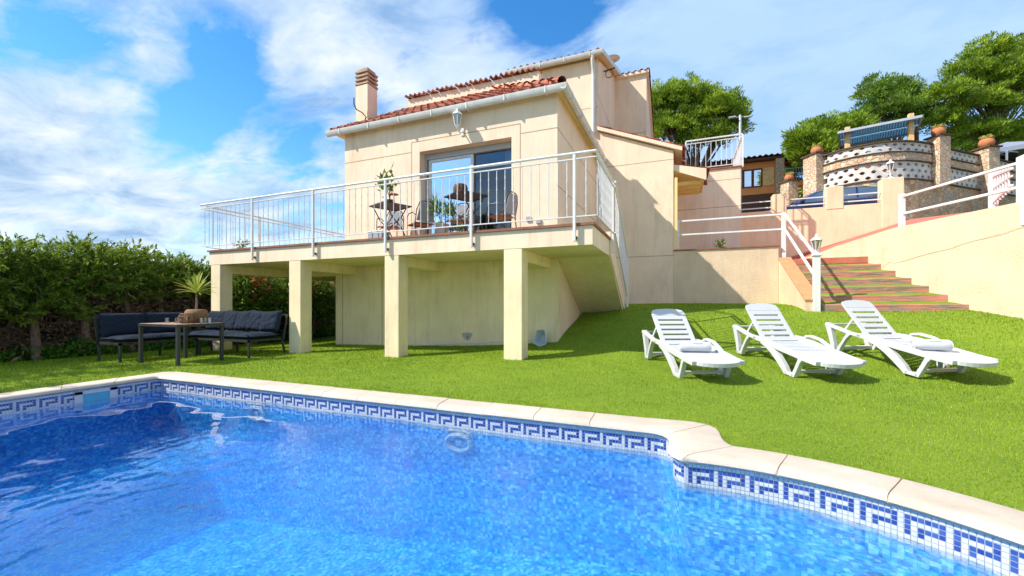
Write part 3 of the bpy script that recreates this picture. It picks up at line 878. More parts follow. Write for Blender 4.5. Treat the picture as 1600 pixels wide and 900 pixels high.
# boarding below the tiles: front slope, right slope, soffit
RB = 10.2
dz = (RB - EY) * sl
rf.add([(EX0, EY, EZ), (EX1, EY, EZ), (EX1 - (RB - EY), RB, EZ + dz), (EX0, RB, EZ + dz)], [(0, 1, 2, 3)])
rf.add([(EX1, EY, EZ), (EX1, YB, EZ), (EX1 - (RB - EY), YB, EZ + dz), (EX1 - (RB - EY), RB, EZ + dz)], [(0, 1, 2, 3)])
rf.use(1)
rf.box(EX0 + .05, EX1 - .02, EY + .02, YF - .003, EZ - .045, EZ - .005); rf.box(XR + .003, EX1 - .02, YF - .003, YB, EZ - .045, EZ - .005)
rf.box(EX0 + .05, XL - .003, YF - .003, RB, EZ - .045, EZ - .005)
rf.prism([(XL + .02, YF + .1, 4.05), (XL + .02, RB, 4.05), (XL + .02, RB, EZ + dz - .02), (XL + .02, YF + .1, EZ + .12)], (.2, 0, 0))
roof = rf.build('roof', ['terracotta', 'soffit'], villa)
sv = Vector((0, 1, sl)).normalized(); ln = math.hypot(RB - EY, dz)
tile_roof('roof_tiles', (EX0, EY, EZ), (1, 0, 0), sv, EX1 - EX0, ln, roof, keep=lambda m: (EX1 - m.x) > (m.y - EY) - .12)
tile_roof('roof_tiles', (EX1, YB, EZ), (0, -1, 0), Vector((-1, 0, sl)), YB - EY, ln, roof, keep=lambda m: (m.y - EY) > (EX1 - m.x) - .12)
# hip tiles
mb = MB()
for i in range(9):
    a = i / 9; p = Vector((EX1 - (RB - EY) * a, EY + (RB - EY) * a, EZ + dz * a + .09)); q = Vector((EX1 - (RB - EY) * (a + .125), EY + (RB - EY) * (a + .125), EZ + dz * (a + .125) + .07))
    mb.tube([p, q], [.10, .08], 10, caps=False)
mb.build('ridge_tiles', 'roof', roof, smooth=True)

def gutter(mb, p, q, out):
    """Half-round gutter from p to q (top edge against the eave), out = outward direction."""
    p = Vector(p); q = Vector(q); out = Vector(out); prof = [(0, .0), (0, -.07), (.02, -.105), (.06, -.12), (.10, -.105), (.125, -.06), (.13, .0), (.118, .005), (.112, -.055), (.06, -.10), (.012, -.06), (.01, 0)]
    n = len(prof); d = (q - p).normalized()
    vs = []
    for e, s_ in ((p, 1), (q, -1)):
        for o, z in prof: vs.append(e + out * o + Vector((0, 0, z)))
    mb.add(vs, [tuple(range(n))[::-1], tuple(range(n, 2 * n))] + [(i, (i + 1) % n, n + (i + 1) % n, n + i) for i in range(n)])
    # brackets
    L_ = (q - p).length; k = int(L_ / .9)
    for i in range(k + 1):
        c = p + d * (L_ * (i + .5) / (k + 1))
        mb.obox(c + out * .066 + Vector((0, 0, -.058)), (.02 if abs(d.x) > .5 else .142, .142 if abs(d.x) > .5 else .02, .13))
mb = MB()
gutter(mb, (EX0 - .06, EY, EZ + .0), (EX1 + .125, EY, EZ + .0), (0, -1, 0))
gutter(mb, (EX1, EY - .125, EZ + .002), (EX1, YB - .05, EZ + .002), (1, 0, 0))
mb.tube([(EX1 + .06, YB - .12, EZ - .1), (EX1 + .02, YB - .10, EZ - .3), (XR + .08, YB - .08, EZ - .45), (XR + .06, YB - .08, 3.3)], .042, 10)
mb.build('gutter', 'white_gutter', villa, smooth=True)

# small parapet wall with a tiled cap behind the front roof
mb = MB(); mb.box(-7.45, -3.4, RB, RB + .22, 4.6, 6.02); pw = mb.build('parapet_wall', 'stucco', villa)
tile_roof('parapet_tiles', (-7.5, RB - .05, 6.01), (1, 0, 0), (0, 1, .2), 4.1, .36, pw, pitch=.15)

# main block with a mono-pitch roof, the tower and the right wing
mb = MB()
mb.box(-7.0, XR, YB, YB + .25, 3.5, 7.05)
mb.prism([(XR - .22, YB + .25, -.3), (XR - .22, 15.45, -.3), (XR - .22, 15.45, 8.25), (XR - .22, YB + .25, 7.12)], (.22, 0, 0))
mb.box(-7.0, -6.8, YB + .25, 15.4, 3.5, 7.0)
mb.prism([(-4.9, YB + .3, 3.5), (-4.9, 15.4, 3.5), (-4.9, 15.4, 8.2), (-4.9, YB + .3, 7.0)], (.2, 0, 0))
mb.use(1); mb.box(XR - .01, XR + .002, YB, 15.4, 6.02, 6.038); mb.box(-7, XR, YB - .002, YB + .01, 5.66, 5.678)
mb.build('main_wall', ['stucco', 'joint'], villa)
mb = MB(); sl2 = .335
mb.hexa([(-4.95, YB - .12, 7.08), (-2.08, YB - .12, 7.08), (-2.08, 15.5, 7.08 + 3.62 * sl2), (-4.95, 15.5, 7.08 + 3.62 * sl2)],
        [(-4.95, YB - .12, 7.12), (-2.08, YB - .12, 7.12), (-2.08, 15.5, 7.12 + 3.62 * sl2), (-4.95, 15.5, 7.12 + 3.62 * sl2)])
mr = mb.build('main_roof', 'soffit', villa)
tile_roof('roof_tiles', (-4.98, YB - .16, 7.13), (1, 0, 0), (0, 1, sl2), 2.95, 3.85, mr)
mb = MB(); gutter(mb, (-5.0, YB - .13, 7.16), (-2.03, YB - .13, 7.16), (0, -1, 0))
mb.prism([(-2.08, YB - .20, 7.05), (-2.08, 15.5, 7.05 + 3.7 * sl2), (-2.08, 15.5, 7.2 + 3.7 * sl2), (-2.08, YB - .20, 7.17)], (.06, 0, 0))
mb.build('gutter', 'white_gutter', villa, smooth=True)
mb = MB(); x = -2.33
mb.tube([(x, YB - .20, 7.05), (x, YB - .19, 6.9), (x, YB - .08, 6.76), (x, YB - .065, 6.5), (x, YB - .065, 4.9)], .05, 12)
for z in (6.4, 5.6): mb.lathe([(.056, 0), (.056, .05)], (x, YB - .065, z), 12)
mb.build('downpipe', 'white_gutter', villa, smooth=True)

mb = MB()
mb.prism([(XR - .3, 15.4, 2.0), (-1.13, 15.4, 2.0), (-1.13, 15.4, 8.18), (XR - .3, 15.4, 8.18)], (0, .25, 0))
mb.prism([(-1.33, 15.65, 2.0), (-1.33, 18.2, 2.0), (-1.33, 18.2, 6.85), (-1.33, 15.65, 8.1)], (.2, 0, 0))
mb.use(1); mb.box(XR, -1.13, 15.398, 15.41, 6.08, 6.098)
mb.build('tower_wall', ['stucco', 'joint'], villa)
mb = MB(); mb.hexa([(-2.6, 15.30, 8.14), (-1.05, 15.30, 8.14), (-1.05, 18.3, 6.75), (-2.6, 18.3, 6.75)], [(-2.6, 15.30, 8.24), (-1.05, 15.30, 8.24), (-1.05, 18.3, 6.85), (-2.6, 18.3, 6.85)])
tr = mb.build('tower_roof', 'stucco', villa)
tile_roof('roof_tiles', (-1.0, 18.3, 6.80), (-1, 0, 0), (0, -1, .463), 1.5, 3.35, tr)

# right wing: gable-side mono-pitch falling to the right
WX1 = -.19
mb = MB()
mb.prism([(XR + .004, YB, -.4), (WX1, YB, -.4), (WX1, YB, 4.12), (XR + .004, YB, 4.95)], (0, .25, 0))
mb.prism([(WX1 - .2, YB + .25, .5), (WX1, YB + .25, .5), (WX1, YB + .25, 4.12), (WX1 - .2, YB + .25, 4.2)], (0, 3.2, 0))
mb.use(1)
mb.box(XR, WX1, YB - .002, YB + .01, 3.89, 3.908); mb.box(XR, WX1, YB - .002, YB + .01, 3.2, 3.218) if False else None
mb.box(XR, WX1, YB - .002, YB + .01, 1.30, 1.318)
mb.build('wing_wall', ['stucco', 'joint'], villa)
a = .40
mb = MB()
p0 = Vector((XR + .006, YB - .10, 4.97)); p1 = Vector((WX1 + .22, YB - .10, 4.97 - (WX1 + .22 - XR) * a))
mb.prism([p0, p1, p1 + Vector((0, 0, .10)), p0 + Vector((0, 0, .10))], (0, 3.5, 0))
wr = mb.build('wing_roof', 'stucco', villa)
tile_roof('roof_tiles', p1 + Vector((.03, 3.5, .08)), (0, -1, 0), (-1, 0, a), 3.48, 2.42, wr)
# porch canopy on the right of the wing
mb = MB()
q0 = Vector((WX1 + .003, YB + .10, 3.78)); q1 = Vector((.62, YB + .10, 3.58))
mb.prism([q0, q1, q1 + Vector((0, 0, -.10)), q1 + Vector((-.1, 0, -.28)), Vector((WX1 + .003, YB + .10, 3.28)), ], (0, .10, 0)) if False else None
mb.prism([q0, q1, q1 - Vector((0, 0, .30)), Vector((WX1 + .003, q0.y, 3.62))], (0, .09, 0))
mb.use(1); mb.prism([(WX1 + .003, q0.y + .09, 3.60), (.58, q0.y + .09, 3.34), (.58, q0.y + .09, 3.44), (WX1 + .003, q0.y + .09, 3.70)], (0, 1.6, 0))
for i in range(4): mb.box(WX1 + .05, .5, q0.y + .3 + i * .38, q0.y + .38 + i * .38, 3.28, 3.37)
pc = mb.build('porch_canopy', ['stucco', 'soffit'], villa)
tile_roof('roof_tiles', (.66, q0.y + 1.75, 3.54), (0, -1, 0), (-1, 0, .24), 1.75, .9, pc)
mb = MB(); mb.box(WX1 + .02, WX1 + .10, YB + .02, YB + .10, 1.44, 3.4); mb.build('porch_post', 'soffit', villa)

# rear terrace block (flat roofed, right)
mb = MB(); mb.box(-.2, 1.70, 14.5, 17.0, .9, 4.22)
mb.use(1)
for z in (3.86, 3.02): mb.box(-.2, 1.70, 14.498, 14.51, z, z + .018)
mb.use(2); mb.box(-.22, 1.73, 14.46, 17.0, 4.222, 4.26)
mb.build('rear_block', ['stucco', 'joint', 'nosing'], villa)

# chimney
mb = MB()
cx0, cx1, cy0, cy1 = -7.64, -7.26, 8.28, 8.64
mb.box(cx0, cx1, cy0, cy1, 4.2, 5.52); mb.use(1)
for i, z in enumerate((5.53, 5.63, 5.73, 5.83)):
    mb.box(cx0 - .015, cx1 + .015, cy0 - .015, cy1 + .015, z, z + .05)
    if i < 3:
        for (x, y) in ((cx0 + .05, cy0 + .05), (cx1 - .05, cy0 + .05), (cx0 + .05, cy1 - .05), (cx1 - .05, cy1 - .05)): mb.box(x - .04, x + .04, y - .04, y + .04, z + .05, z + .10)
mb.prism([(cx0 + .03, cy0 + .03, 5.88), (cx1 - .03, cy0 + .03, 5.88), (cx1 - .03, cy1 - .03, 5.88), (cx0 + .03, cy1 - .03, 5.88)], (0, 0, .07))
ch = mb.build('chimney', ['stucco', 'cap'], villa, bevel=.006, segs=1)
mb = MB(); mb.tube([at(553, 153, Y=8.1), at(553, 163, Y=8.1), at(557, 171, Y=8.1), at(566, 176, Y=8.15), at(572, 183, Y=8.2), (cx0 + .2, 8.25, 4.35)], .014, 6)
mb.build('cable', 'rubber', ch)
# dish aerial on the verge
mb = MB(); c = at(957, 96, Y=14.2)
mb.tube([c + Vector((-.15, 0, -.45)), c + Vector((-.15, 0, .12)), c], .02, 8)
mb.lathe([(.02, 0), (.14, .02), (.24, .08), (.25, .09), (.13, .045), (.02, .03)], c, 20)
o = mb.build('dish_aerial', 'white_gutter', villa, smooth=True)

# sliding door: lining, frames, panes, the room behind
mb = MB(); y = YF + .20
mb.box(DX0, DX1, y, y + .10, DZ - .13, DZ - .002); mb.box(DX0, DX0 + .055, y, y + .10, FL, DZ - .13); mb.box(DX1 - .05, DX1, y, y + .10, FL, DZ - .13); mb.box(DX0 + .055, DX1 - .05, y, y + .10, FL, FL + .04)
door = mb.build('sliding_door', 'alu', villa, bevel=.004, segs=1)
xm = at(737, 240, Y=y).x
mb = MB(); a0, a1 = DX0 + .10, xm + .03
mb.box(a0, a0 + .06, y + .01, y + .05, FL + .04, DZ - .14); mb.box(a1 - .06, a1, y + .01, y + .05, FL + .04, DZ - .14)
mb.box(a0 + .06, a1 - .06, y + .01, y + .05, FL + .04, FL + .12); mb.box(a0 + .06, a1 - .06, y + .01, y + .05, DZ - .20, DZ - .14)
mb.build('door_leaf_frame', 'white_gutter', door)
mb = MB(); mb.box(a0 + .06, a1 - .06, y + .025, y + .035, FL + .12, DZ - .20); mb.build('glass_pane', 'mirror_glass', door)
mb = MB(); b0, b1 = a1 - .05, DX1 - .05
mb.box(b0, b0 + .05, y + .055, y + .09, FL + .04, DZ - .14); mb.box(b1 - .03, b1, y + .055, y + .09, FL + .04, DZ - .14)
mb.build('door_leaf_frame', 'alu', door)
mb = MB(); mb.box(b0 + .05, b1 - .03, y + .068, y + .076, FL + .05, DZ - .14); mb.build('glass_pane', 'clear_glass', door)
mb = MB(); mb.box(XL + .3, XR - .25, YB - .3, YB - .2, FL, 4.0); mb.box(XL + .3, XR - .25, YF + .35, YB - .3, 3.86, 3.96)
mb.box(XL + .3, XR - .25, YF + .35, YB - .3, FL - .05, FL); mb.box(XL + .3, XL + .4, YF + .35, YB - .3, FL, 3.86); mb.box(XR - .35, XR - .25, YF + .35, YB - .3, FL, 3.86)
mb.build('room', 'interior', villa)
mb = MB(); nn = 14
for i in range(nn):
    xx = DX1 - .30 + i * .02; mb.box(xx, xx + .02, YF + .40 + (i % 2) * .03, YF + .42 + (i % 2) * .03, FL + .05, 3.6)
mb.build('curtain', 'curtain', villa)
c = at(748, 239, Y=YF + 1.6)
# small things on the wall
for (px, py) in ((826, 342), (842, 346)):
    c = at(px, py, Y=YF); mb = MB(); mb.box(c.x - .05, c.x + .05, YF - .035, YF, c.z - .045, c.z + .045); mb.build('wall_socket', 'grey_box', villa, bevel=.008)
mb = MB(); c = at(943, 112, X=XR)
mb.bar(c + Vector((0, 0, 0)), c + Vector((.35, 0, .05)), .03); mb.tube([c + Vector((.18 + .12 * math.cos(t), 0, -.10 + .12 * math.sin(t))) for t in [i * PI / 8 for i in range(16)]], .012, 6, closed=True)
mb.build('cable_bracket', 'black_metal', villa, smooth=True)

# wall lantern
def lantern_body(mb, c, s=1.0):
    c = Vector(c)
    mb.lathe([(.015 * s, -.16 * s), (.03 * s, -.13 * s), (.04 * s, -.10 * s), (.045 * s, -.09 * s), (.05 * s, -.085 * s)], c, 6)
    mb.lathe([(.10 * s, .075 * s), (.105 * s, .085 * s), (.06 * s, .13 * s), (.03 * s, .15 * s), (.02 * s, .19 * s), (.005 * s, .21 * s)], c, 6)
    for i in range(6):
        a = i * PI / 3; mb.bar(c + Vector((math.cos(a) * .048 * s, math.sin(a) * .048 * s, -.09 * s)), c + Vector((math.cos(a) * .085 * s, math.sin(a) * .085 * s, .08 * s)), .012 * s)
    mb.use(1).lathe([(.042 * s, -.085 * s), (.078 * s, .076 * s)], c, 6).use(0)
c = at(714.5, 187, Y=YF - .20)
wl = wthing('wall_lantern', c + Vector((0, .2, -.1)), 'white hexagonal wall lantern on a scroll bracket above the sliding door', 'lantern')
mb = MB(); lantern_body(mb, c, 1.15)
mb.build('lantern_head', ['white_metal', 'lamp_glass'], wl)
mb = MB(); mb.tube([c + Vector((0, 0, -.16)), c + Vector((.01, .02, -.22)), c + Vector((.03, .09, -.25)), c + Vector((.03, .16, -.20)), c + Vector((.02, .19, -.15))], .014, 8)
mb.obox(c + Vector((.02, .188, -.18)), (.07, .02, .17)); mb.build('bracket', 'white_metal', wl, smooth=True)

# ------------------------------------------------------------------ railings
def baluster(x, y, z0, z1, parent):
    mb = MB(); n = 9; pts = []; rs = []
    h = z1 - z0
    prof = [(0, .0065), (.14, .0065), (.17, .011), (.20, .007), (.36, .007), (.39, .0115), (.42, .007), (.60, .007), (.63, .0115), (.66, .007), (.80, .007), (.83, .011), (.86, .0065), (1, .0065)]
    mb.tube([(x, y, z0 + h * t) for t, _ in prof], [r for _, r in prof], 6, caps=False)
    return mb.build('baluster', 'white_metal', parent, smooth=True)
def rail_run(p, q, z, name_parent, posts, step, h=1.04, bot=.09, top2=.085, postdrop=-.28, balus=True, slope=0, skip=None):
    """A straight run from p to q (x, y) whose top rail is at z+h; slope = rise per metre."""
    p = Vector((*p, z)); q = Vector((*q, z)); Ln = (q - p).length; d = (q - p).normalized(); q.z = z + slope * Ln
    U = Vector((0, 0, 1))
    mb = MB(); mb.tube([p + U * h, q + U * h], .022, 10); mb.build('top_rail', 'white_metal', name_parent, smooth=True)
    mb = MB(); mb.bar(p + U * (h - top2), q + U * (h - top2), .028, .016); mb.build('upper_rail', 'white_metal', name_parent)
    mb = MB(); mb.bar(p + U * bot, q + U * bot, .028, .016); mb.build('bottom_rail', 'white_metal', name_parent)
    for t in posts:
        c = p + (q - p) * t
        mb = MB(); mb.box(c.x - .021, c.x + .021, c.y - .021, c.y + .021, c.z + postdrop, c.z + h - .018); mb.build('post', 'white_metal', name_parent, bevel=.004, segs=1)
    k = int(round(Ln / step))
    if balus:
        for i in range(1, k):
            t = i / k
            if any(abs(t - s_) * Ln < step * .4 for s_ in posts): continue
            c = p + (q - p) * t; baluster(c.x, c.y, c.z + bot, c.z + h - top2, name_parent)
RY = 6.14; RX0, RX1 = -10.18, -1.16
rl = wthing('balcony_railing', (-5.6, RY, FL), 'white iron railing with knobbed bars along the front edge of the raised terrace', 'railing')
posts = [(x - RX0) / (RX1 - RX0) for x in (-8.48, -6.74, -4.98, -3.225, -1.483)]
rail_run((RX0, RY), (RX1, RY), FL, rl, posts, .145)
mb = MB()
for x in (-8.48, -6.74, -4.98, -3.225, -1.483): mb.box(x - .012, x + .03, RY + .02, SY0 - .001, .98, 1.02)
mb.build('fixing', 'trunk', rl)
r2 = wthing('side_railing', (RX1, 7.0, FL), 'short white railing at the right end of the raised terrace, above the stair', 'railing')
rail_run((RX1, RY), (RX1, 7.85), FL, r2, [.96], .115)
r3 = wthing('stair_railing', (RX1, 8.8, .5), 'white railing sloping down the outside stair beside the house wall', 'railing')
rail_run((RX1 + .02, 7.9), (RX1 + .02, 9.85), FL + .02, r3, [.99], .13, postdrop=-.15, slope=-.60)
r4 = wthing('far_railing', (RX0, 9, FL), 'white railing along the far left end of the raised terrace, seen against the sky', 'railing')
rail_run((RX0, RY + .1), (RX0, 12.3), FL, r4, [.22, .5, .78], .16)
# ------------------------------------------------------------------ retaining walls, garden steps, path
gw = wthing('retaining_wall', (1.0, 12.0, 0), 'rough cream retaining wall beside the house, holding up the entrance landing', 'wall')
mb = MB()
mb.box(WX1 + .003, 2.23, 12.0, 12.25, -.5, 1.42); mb.box(1.98, 2.23, 12.25, 15.9, .3, 1.42)
mb.build('wall_face', 'stucco_rough', gw)
mb = MB(); mb.box(WX1 + .003, 2.26, 11.97, 12.30, 1.422, 1.452); mb.build('wall_capping', 'nosing', gw)
mb = MB(); mb.box(WX1 + .003, 1.98, 12.3, 14.5, 1.30, 1.415); kind(mb.build('landing', 'terrace_tile'), 'structure')
sw = wthing('stair_side_wall', (2.35, 10.6, .3), 'sloping cream wall capped with orange clay tiles left of the garden steps', 'wall')
mb = MB()
mb.prism([(2.232, 9.62, -.6), (2.232, 11.99, -.6), (2.232, 11.99, 1.10), (2.232, 9.62, .065)], (.24, 0, 0))
mb.build('wall_face', 'stucco_rough', sw)
mb = MB(); mb.prism([(2.215, 9.60, .066), (2.215, 12.0, 1.116), (2.215, 12.0, 1.146), (2.215, 9.60, .096)], (.275, 0, 0))
for i in range(0): pass
mb.build('clay_capping', 'brick_tile', sw)

wx = lambda y: 4.59 - .3286 * (y - 9.6)
steps = wthing('garden_steps', (3.4, 9.6, 0), 'seven weathered red timber steps with turf treads climbing to the landing', 'steps')
for i in range(7):
    y = 9.60 + i * .35; z = .0 + i * .175
    mb = MB()
    mb.box(2.49, wx(y) + .03, y, y + .11, z - .150, z - .004)
    o = mb.build('riser', 'sleeper', steps, bevel=.014, segs=2)
    if i < 6:
        mb = MB(); mb.hexa([(2.49, y + .112, z - .2), (wx(y) + .03, y + .112, z - .2), (wx(y + .35) + .12, y + .36, z - .2), (2.49, y + .36, z - .2)],
                           [(2.49, y + .112, z + .0), (wx(y) + .03, y + .112, z + .0), (wx(y + .35) + .12, y + .36, z + .045), (2.49, y + .36, z + .045)])
        mb.build('turf_tread', 'lawn', steps)
mb = MB(); mb.box(2.49, wx(11.7) + .03, 11.692, 11.70, .93, 1.072)
mb.box(2.49, 4.1, 11.72, 16.0, .7, 1.055); kind(mb.build('upper_landing', 'red_path'), 'structure')

rw = wthing('garden_wall', (4.3, 10, .4), 'long cracked cream retaining wall on the right, sloping down behind the loungers', 'wall')
top = [(5.50, 7.0, 1.575), (4.83, 8.9, 1.575), (wx(11.05), 11.05, 1.59), (wx(12.68), 12.68, 1.44), (wx(13.4), 13.4, 1.33), (wx(15.9), 15.9, 1.10)]
top[0] = (wx(2.0), 2.0, 1.575)
mb = MB(); th = .22
for (a, b) in zip(top[:-1], top[1:]):
    mb.hexa([(a[0], a[1], -1.3), (b[0], b[1], -1.3), (b[0] + th, b[1] + .07, -1.3), (a[0] + th, a[1] + .07, -1.3)],
            [a, b, (b[0] + th, b[1] + .07, b[2]), (a[0] + th, a[1] + .07, a[2])])
# a long settlement crack as a slightly open lip
mb.use(1)
pts = []
yy = 9.0
def wpt(y, z, e=.004): return Vector((wx(y) - e, y - e * .3, z))
cr = [(8.55, 1.22), (8.9, 1.17), (9.3, 1.10), (9.7, 1.05), (10.1, .98), (10.5, .93), (10.9, .86), (11.15, .88), (11.3, .80), (11.36, .70)]
for (a, b) in zip(cr[:-1], cr[1:]):
    m = ((a[0] + b[0]) / 2, (a[1] + b[1]) / 2 + random.uniform(-.02, .02))
    for u_, v_ in ((a, m), (m, b)): mb.add([wpt(u_[0], u_[1] - .004), wpt(v_[0], v_[1] - .004), wpt(v_[0], v_[1] + .003), wpt(u_[0], u_[1] + .003)], [(0, 1, 2, 3)])
mb.build('wall_face', ['stucco_rough', 'joint'], rw)
# red path climbing to the street
inn = [(a[0] + th * .5, a[1], a[2] - .01) for a in top]; out = [(12.5, 2.0, 1.9), (10, 9.5, 1.95), (9.2, 12.8, 2.35), (6.35, 15.97, 2.53), (4.9, 15.97, 2.05), (2.0, 15.97, 1.1)]
mb = MB(); mb.v = inn + out; mb.f = [(i, i + 1, 7 + i, 6 + i) for i in range(5)]; mb.m = [0] * 5
kind(mb.build('path', 'red_path'), 'structure')

# two-bar white railings: on the landing, down the steps and along the garden wall
def two_bar(name, loc, label, runs, posts, group=None):
    t = wthing(name, loc, label, 'railing', group)
    for (p, q) in runs:
        mb = MB(); mb.bar(p, q, .045, .045); mb.build('rail', 'white_metal', t, bevel=.006, segs=1)
    for (x, y, z0, z1, w) in posts:
        mb = MB(); mb.box(x - w / 2, x + w / 2, y - w / 2, y + w / 2, z0, z1); mb.build('post', 'white_metal', t, bevel=.005, segs=1)
    return t
two_bar('landing_railing', (1.1, 12.1, 1.45), 'two-bar white railing on the edge of the entrance landing beside the house',
        [((-.08, 12.12, 2.23), (2.33, 12.12, 2.23)), ((-.08, 12.12, 1.86), (2.33, 12.12, 1.86))], [(-.09, 12.12, 1.45, 2.27, .09), (2.36, 12.1, 1.12, 2.27, .09)])
two_bar('step_railing', (2.4, 11, 1.1), 'two-bar white railing slanting down the left side of the garden steps to the lamp post',
        [((2.37, 12.05, 2.22), (2.40, 9.68, .96)), ((2.37, 12.05, 1.85), (2.40, 9.68, .55))], [])
two_bar('wall_railing', (4.4, 10, 1.6), 'two-bar white railing along the top of the long garden wall on the right',
        [((wx(11.0) + .1, 11.0, 2.22), (wx(8.95) + .1, 8.95, 2.20)), ((wx(11.0) + .1, 11.0, 1.86), (wx(8.95) + .1, 8.95, 1.82))],
        [(wx(11.0) + .1, 11.0, 1.58, 2.27, .09), (wx(8.9) + .1, 8.88, 1.2, 2.28, .17)])
gt = wthing('garden_gate', (6.2, 11.9, 2.1), 'white barred iron gate standing open at the top of the red path', 'gate')
g0 = at(1552, 262, d=8.9); g1 = at(1581, 262, d=7.6); g0.z = 2.05; g1.z = 2.05
h0 = at(1552, 270, d=8.9).z - 2.05; h1 = at(1581, 258, d=7.6).z - 2.05
mb = MB(); mb.bar(g0, g0 + Vector((0, 0, h0 + .02)), .11); mb.build('gate_post', 'white_metal', gt)
mb = MB(); mb.bar(g0 + Vector((0, 0, .12)), g1 + Vector((0, 0, .12)), .04); mb.bar(g0 + Vector((0, 0, h0 * .55)), g1 + Vector((0, 0, h1 * .6)), .03)
mb.bar(g0 + Vector((0, 0, h0 * .9)), g1 + Vector((0, 0, h1 * .88)), .04); mb.build('gate_frame', 'white_metal', gt)
for i in range(1, 7):
    p = g0.lerp(g1, i / 7); mb = MB(); mb.bar(p + Vector((0, 0, .04)), p + Vector((0, 0, h0 + (h1 - h0) * i / 7)), .022); mb.build('gate_bar', 'white_metal', gt)
# fence on the other side of the big post
fn = wthing('street_fence', (5.2, 8.3, 1.6), 'white barred fence right of the tall white post at the edge of the photo', 'fence')
fa = Vector((wx(8.8) + .15, 8.72, 0)); fb = Vector((wx(6.8) + .3, 6.9, 0))
mb = MB(); mb.bar(fa + Vector((0, 0, 2.16)), fb + Vector((0, 0, 2.16)), .05); mb.build('rail', 'white_metal', fn)
mb = MB(); mb.bar(fa + Vector((0, 0, 1.70)), fb + Vector((0, 0, 1.70)), .05); mb.build('rail', 'white_metal', fn)
for i in range(1, 12):
    p = fa.lerp(fb, i / 12); mb = MB(); mb.bar(p + Vector((0, 0, 1.7)), p + Vector((0, 0, 2.14)), .02); mb.build('fence_bar', 'white_metal', fn)

# the lamp post at the foot of the steps
lp = wthing('garden_lamp_post', (2.42, 9.58, -.13), 'square white lamp post with a small lantern at the foot of the garden steps', 'lamp post')
c = Vector((2.41, 9.60, 0))
mb = MB(); mb.box(c.x - .055, c.x + .055, c.y - .055, c.y + .055, -.3, .92); mb.box(c.x - .075, c.x + .075, c.y - .075, c.y + .075, .92, .96)
mb.build('post', 'white_metal', lp, bevel=.006, segs=1)
mb = MB(); mb.lathe([(.05, .96), (.05, .98), (.025, 1.0), (.025, 1.04)], (c.x, c.y, 0), 12); lantern_body(mb, (c.x, c.y, 1.14), 1.0)
mb.build('lantern', ['white_metal', 'lamp_glass'], lp)

# upper terrace railing on the rear block
ur = wthing('upper_railing', (1.1, 14.6, 4.26), 'white barred railing on the flat roof before the stone pine', 'railing')
def simple_run(p, q, z, par, step=.135, h=.98, w=.02, ext=0):
    p = Vector((*p, z)); q = Vector((*q, z)); U = Vector((0, 0, 1)); Ln = (q - p).length
    for hh, ww in ((h, .04), (h - .10, .022), (.08, .022)):
        mb = MB(); mb.bar(p + U * hh, q + U * hh, ww); mb.build('rail', 'white_metal', par)
    k = int(Ln / step)
    for i in range(k + 1):
        c = p.lerp(q, i / k)
        mb = MB()
        if i in (0, k): mb.bar(c + U * -.03, c + U * (h - .02), .045)
        else: mb.bar(c + U * .08, c + U * (h - .10), .016)
        mb.build('post' if i in (0, k) else 'bar', 'white_metal', par)
simple_run((.14, 14.55), (1.76, 14.55), 4.262, ur)
simple_run((1.76, 14.62), (1.76, 16.9), 4.262, ur, .15)

# street wall with square piers and bars between
mw = wthing('street_wall', (3.5, 16, 1), 'peach rendered street wall with square piers in front of the parked car', 'wall')
mb = MB(); mb.box(-.6, 6.02, 16.0, 16.2, -.2, 3.09); mb.build('wall_face', 'stucco_pink', mw)
for (x0, x1, zt) in ((2.81, 3.2, 3.62), (4.28, 4.72, 3.71), (5.68, 6.20, 3.82)):
    mb = MB(); mb.box(x0, x1, 15.985, 16.32, -.2 if x1 > 6 else 3.0, zt); mb.build('pier', 'stucco_pink', mw, bevel=.01, segs=1)
for z in (3.22, 3.43):
    for (x0, x1) in ((1.3, 2.81), (3.2, 4.28), (4.72, 5.68)):
        mb = MB(); mb.bar((x0, 16.1, z), (x1, 16.1, z), .035); mb.build('bar', 'white_metal', mw)
c = Vector((5.92, 16.1, 3.82))
pl = wthing('pier_lantern', c, 'small white lantern on top of the tallest street wall pier', 'lantern')
mb = MB(); mb.lathe([(.09, 0), (.07, .03), (.025, .06), (.025, .16), (.04, .18)], c, 10); lantern_body(mb, c + Vector((0, 0, .36)), 1.15); mb.build('lantern', ['white_metal', 'lamp_glass'], pl)

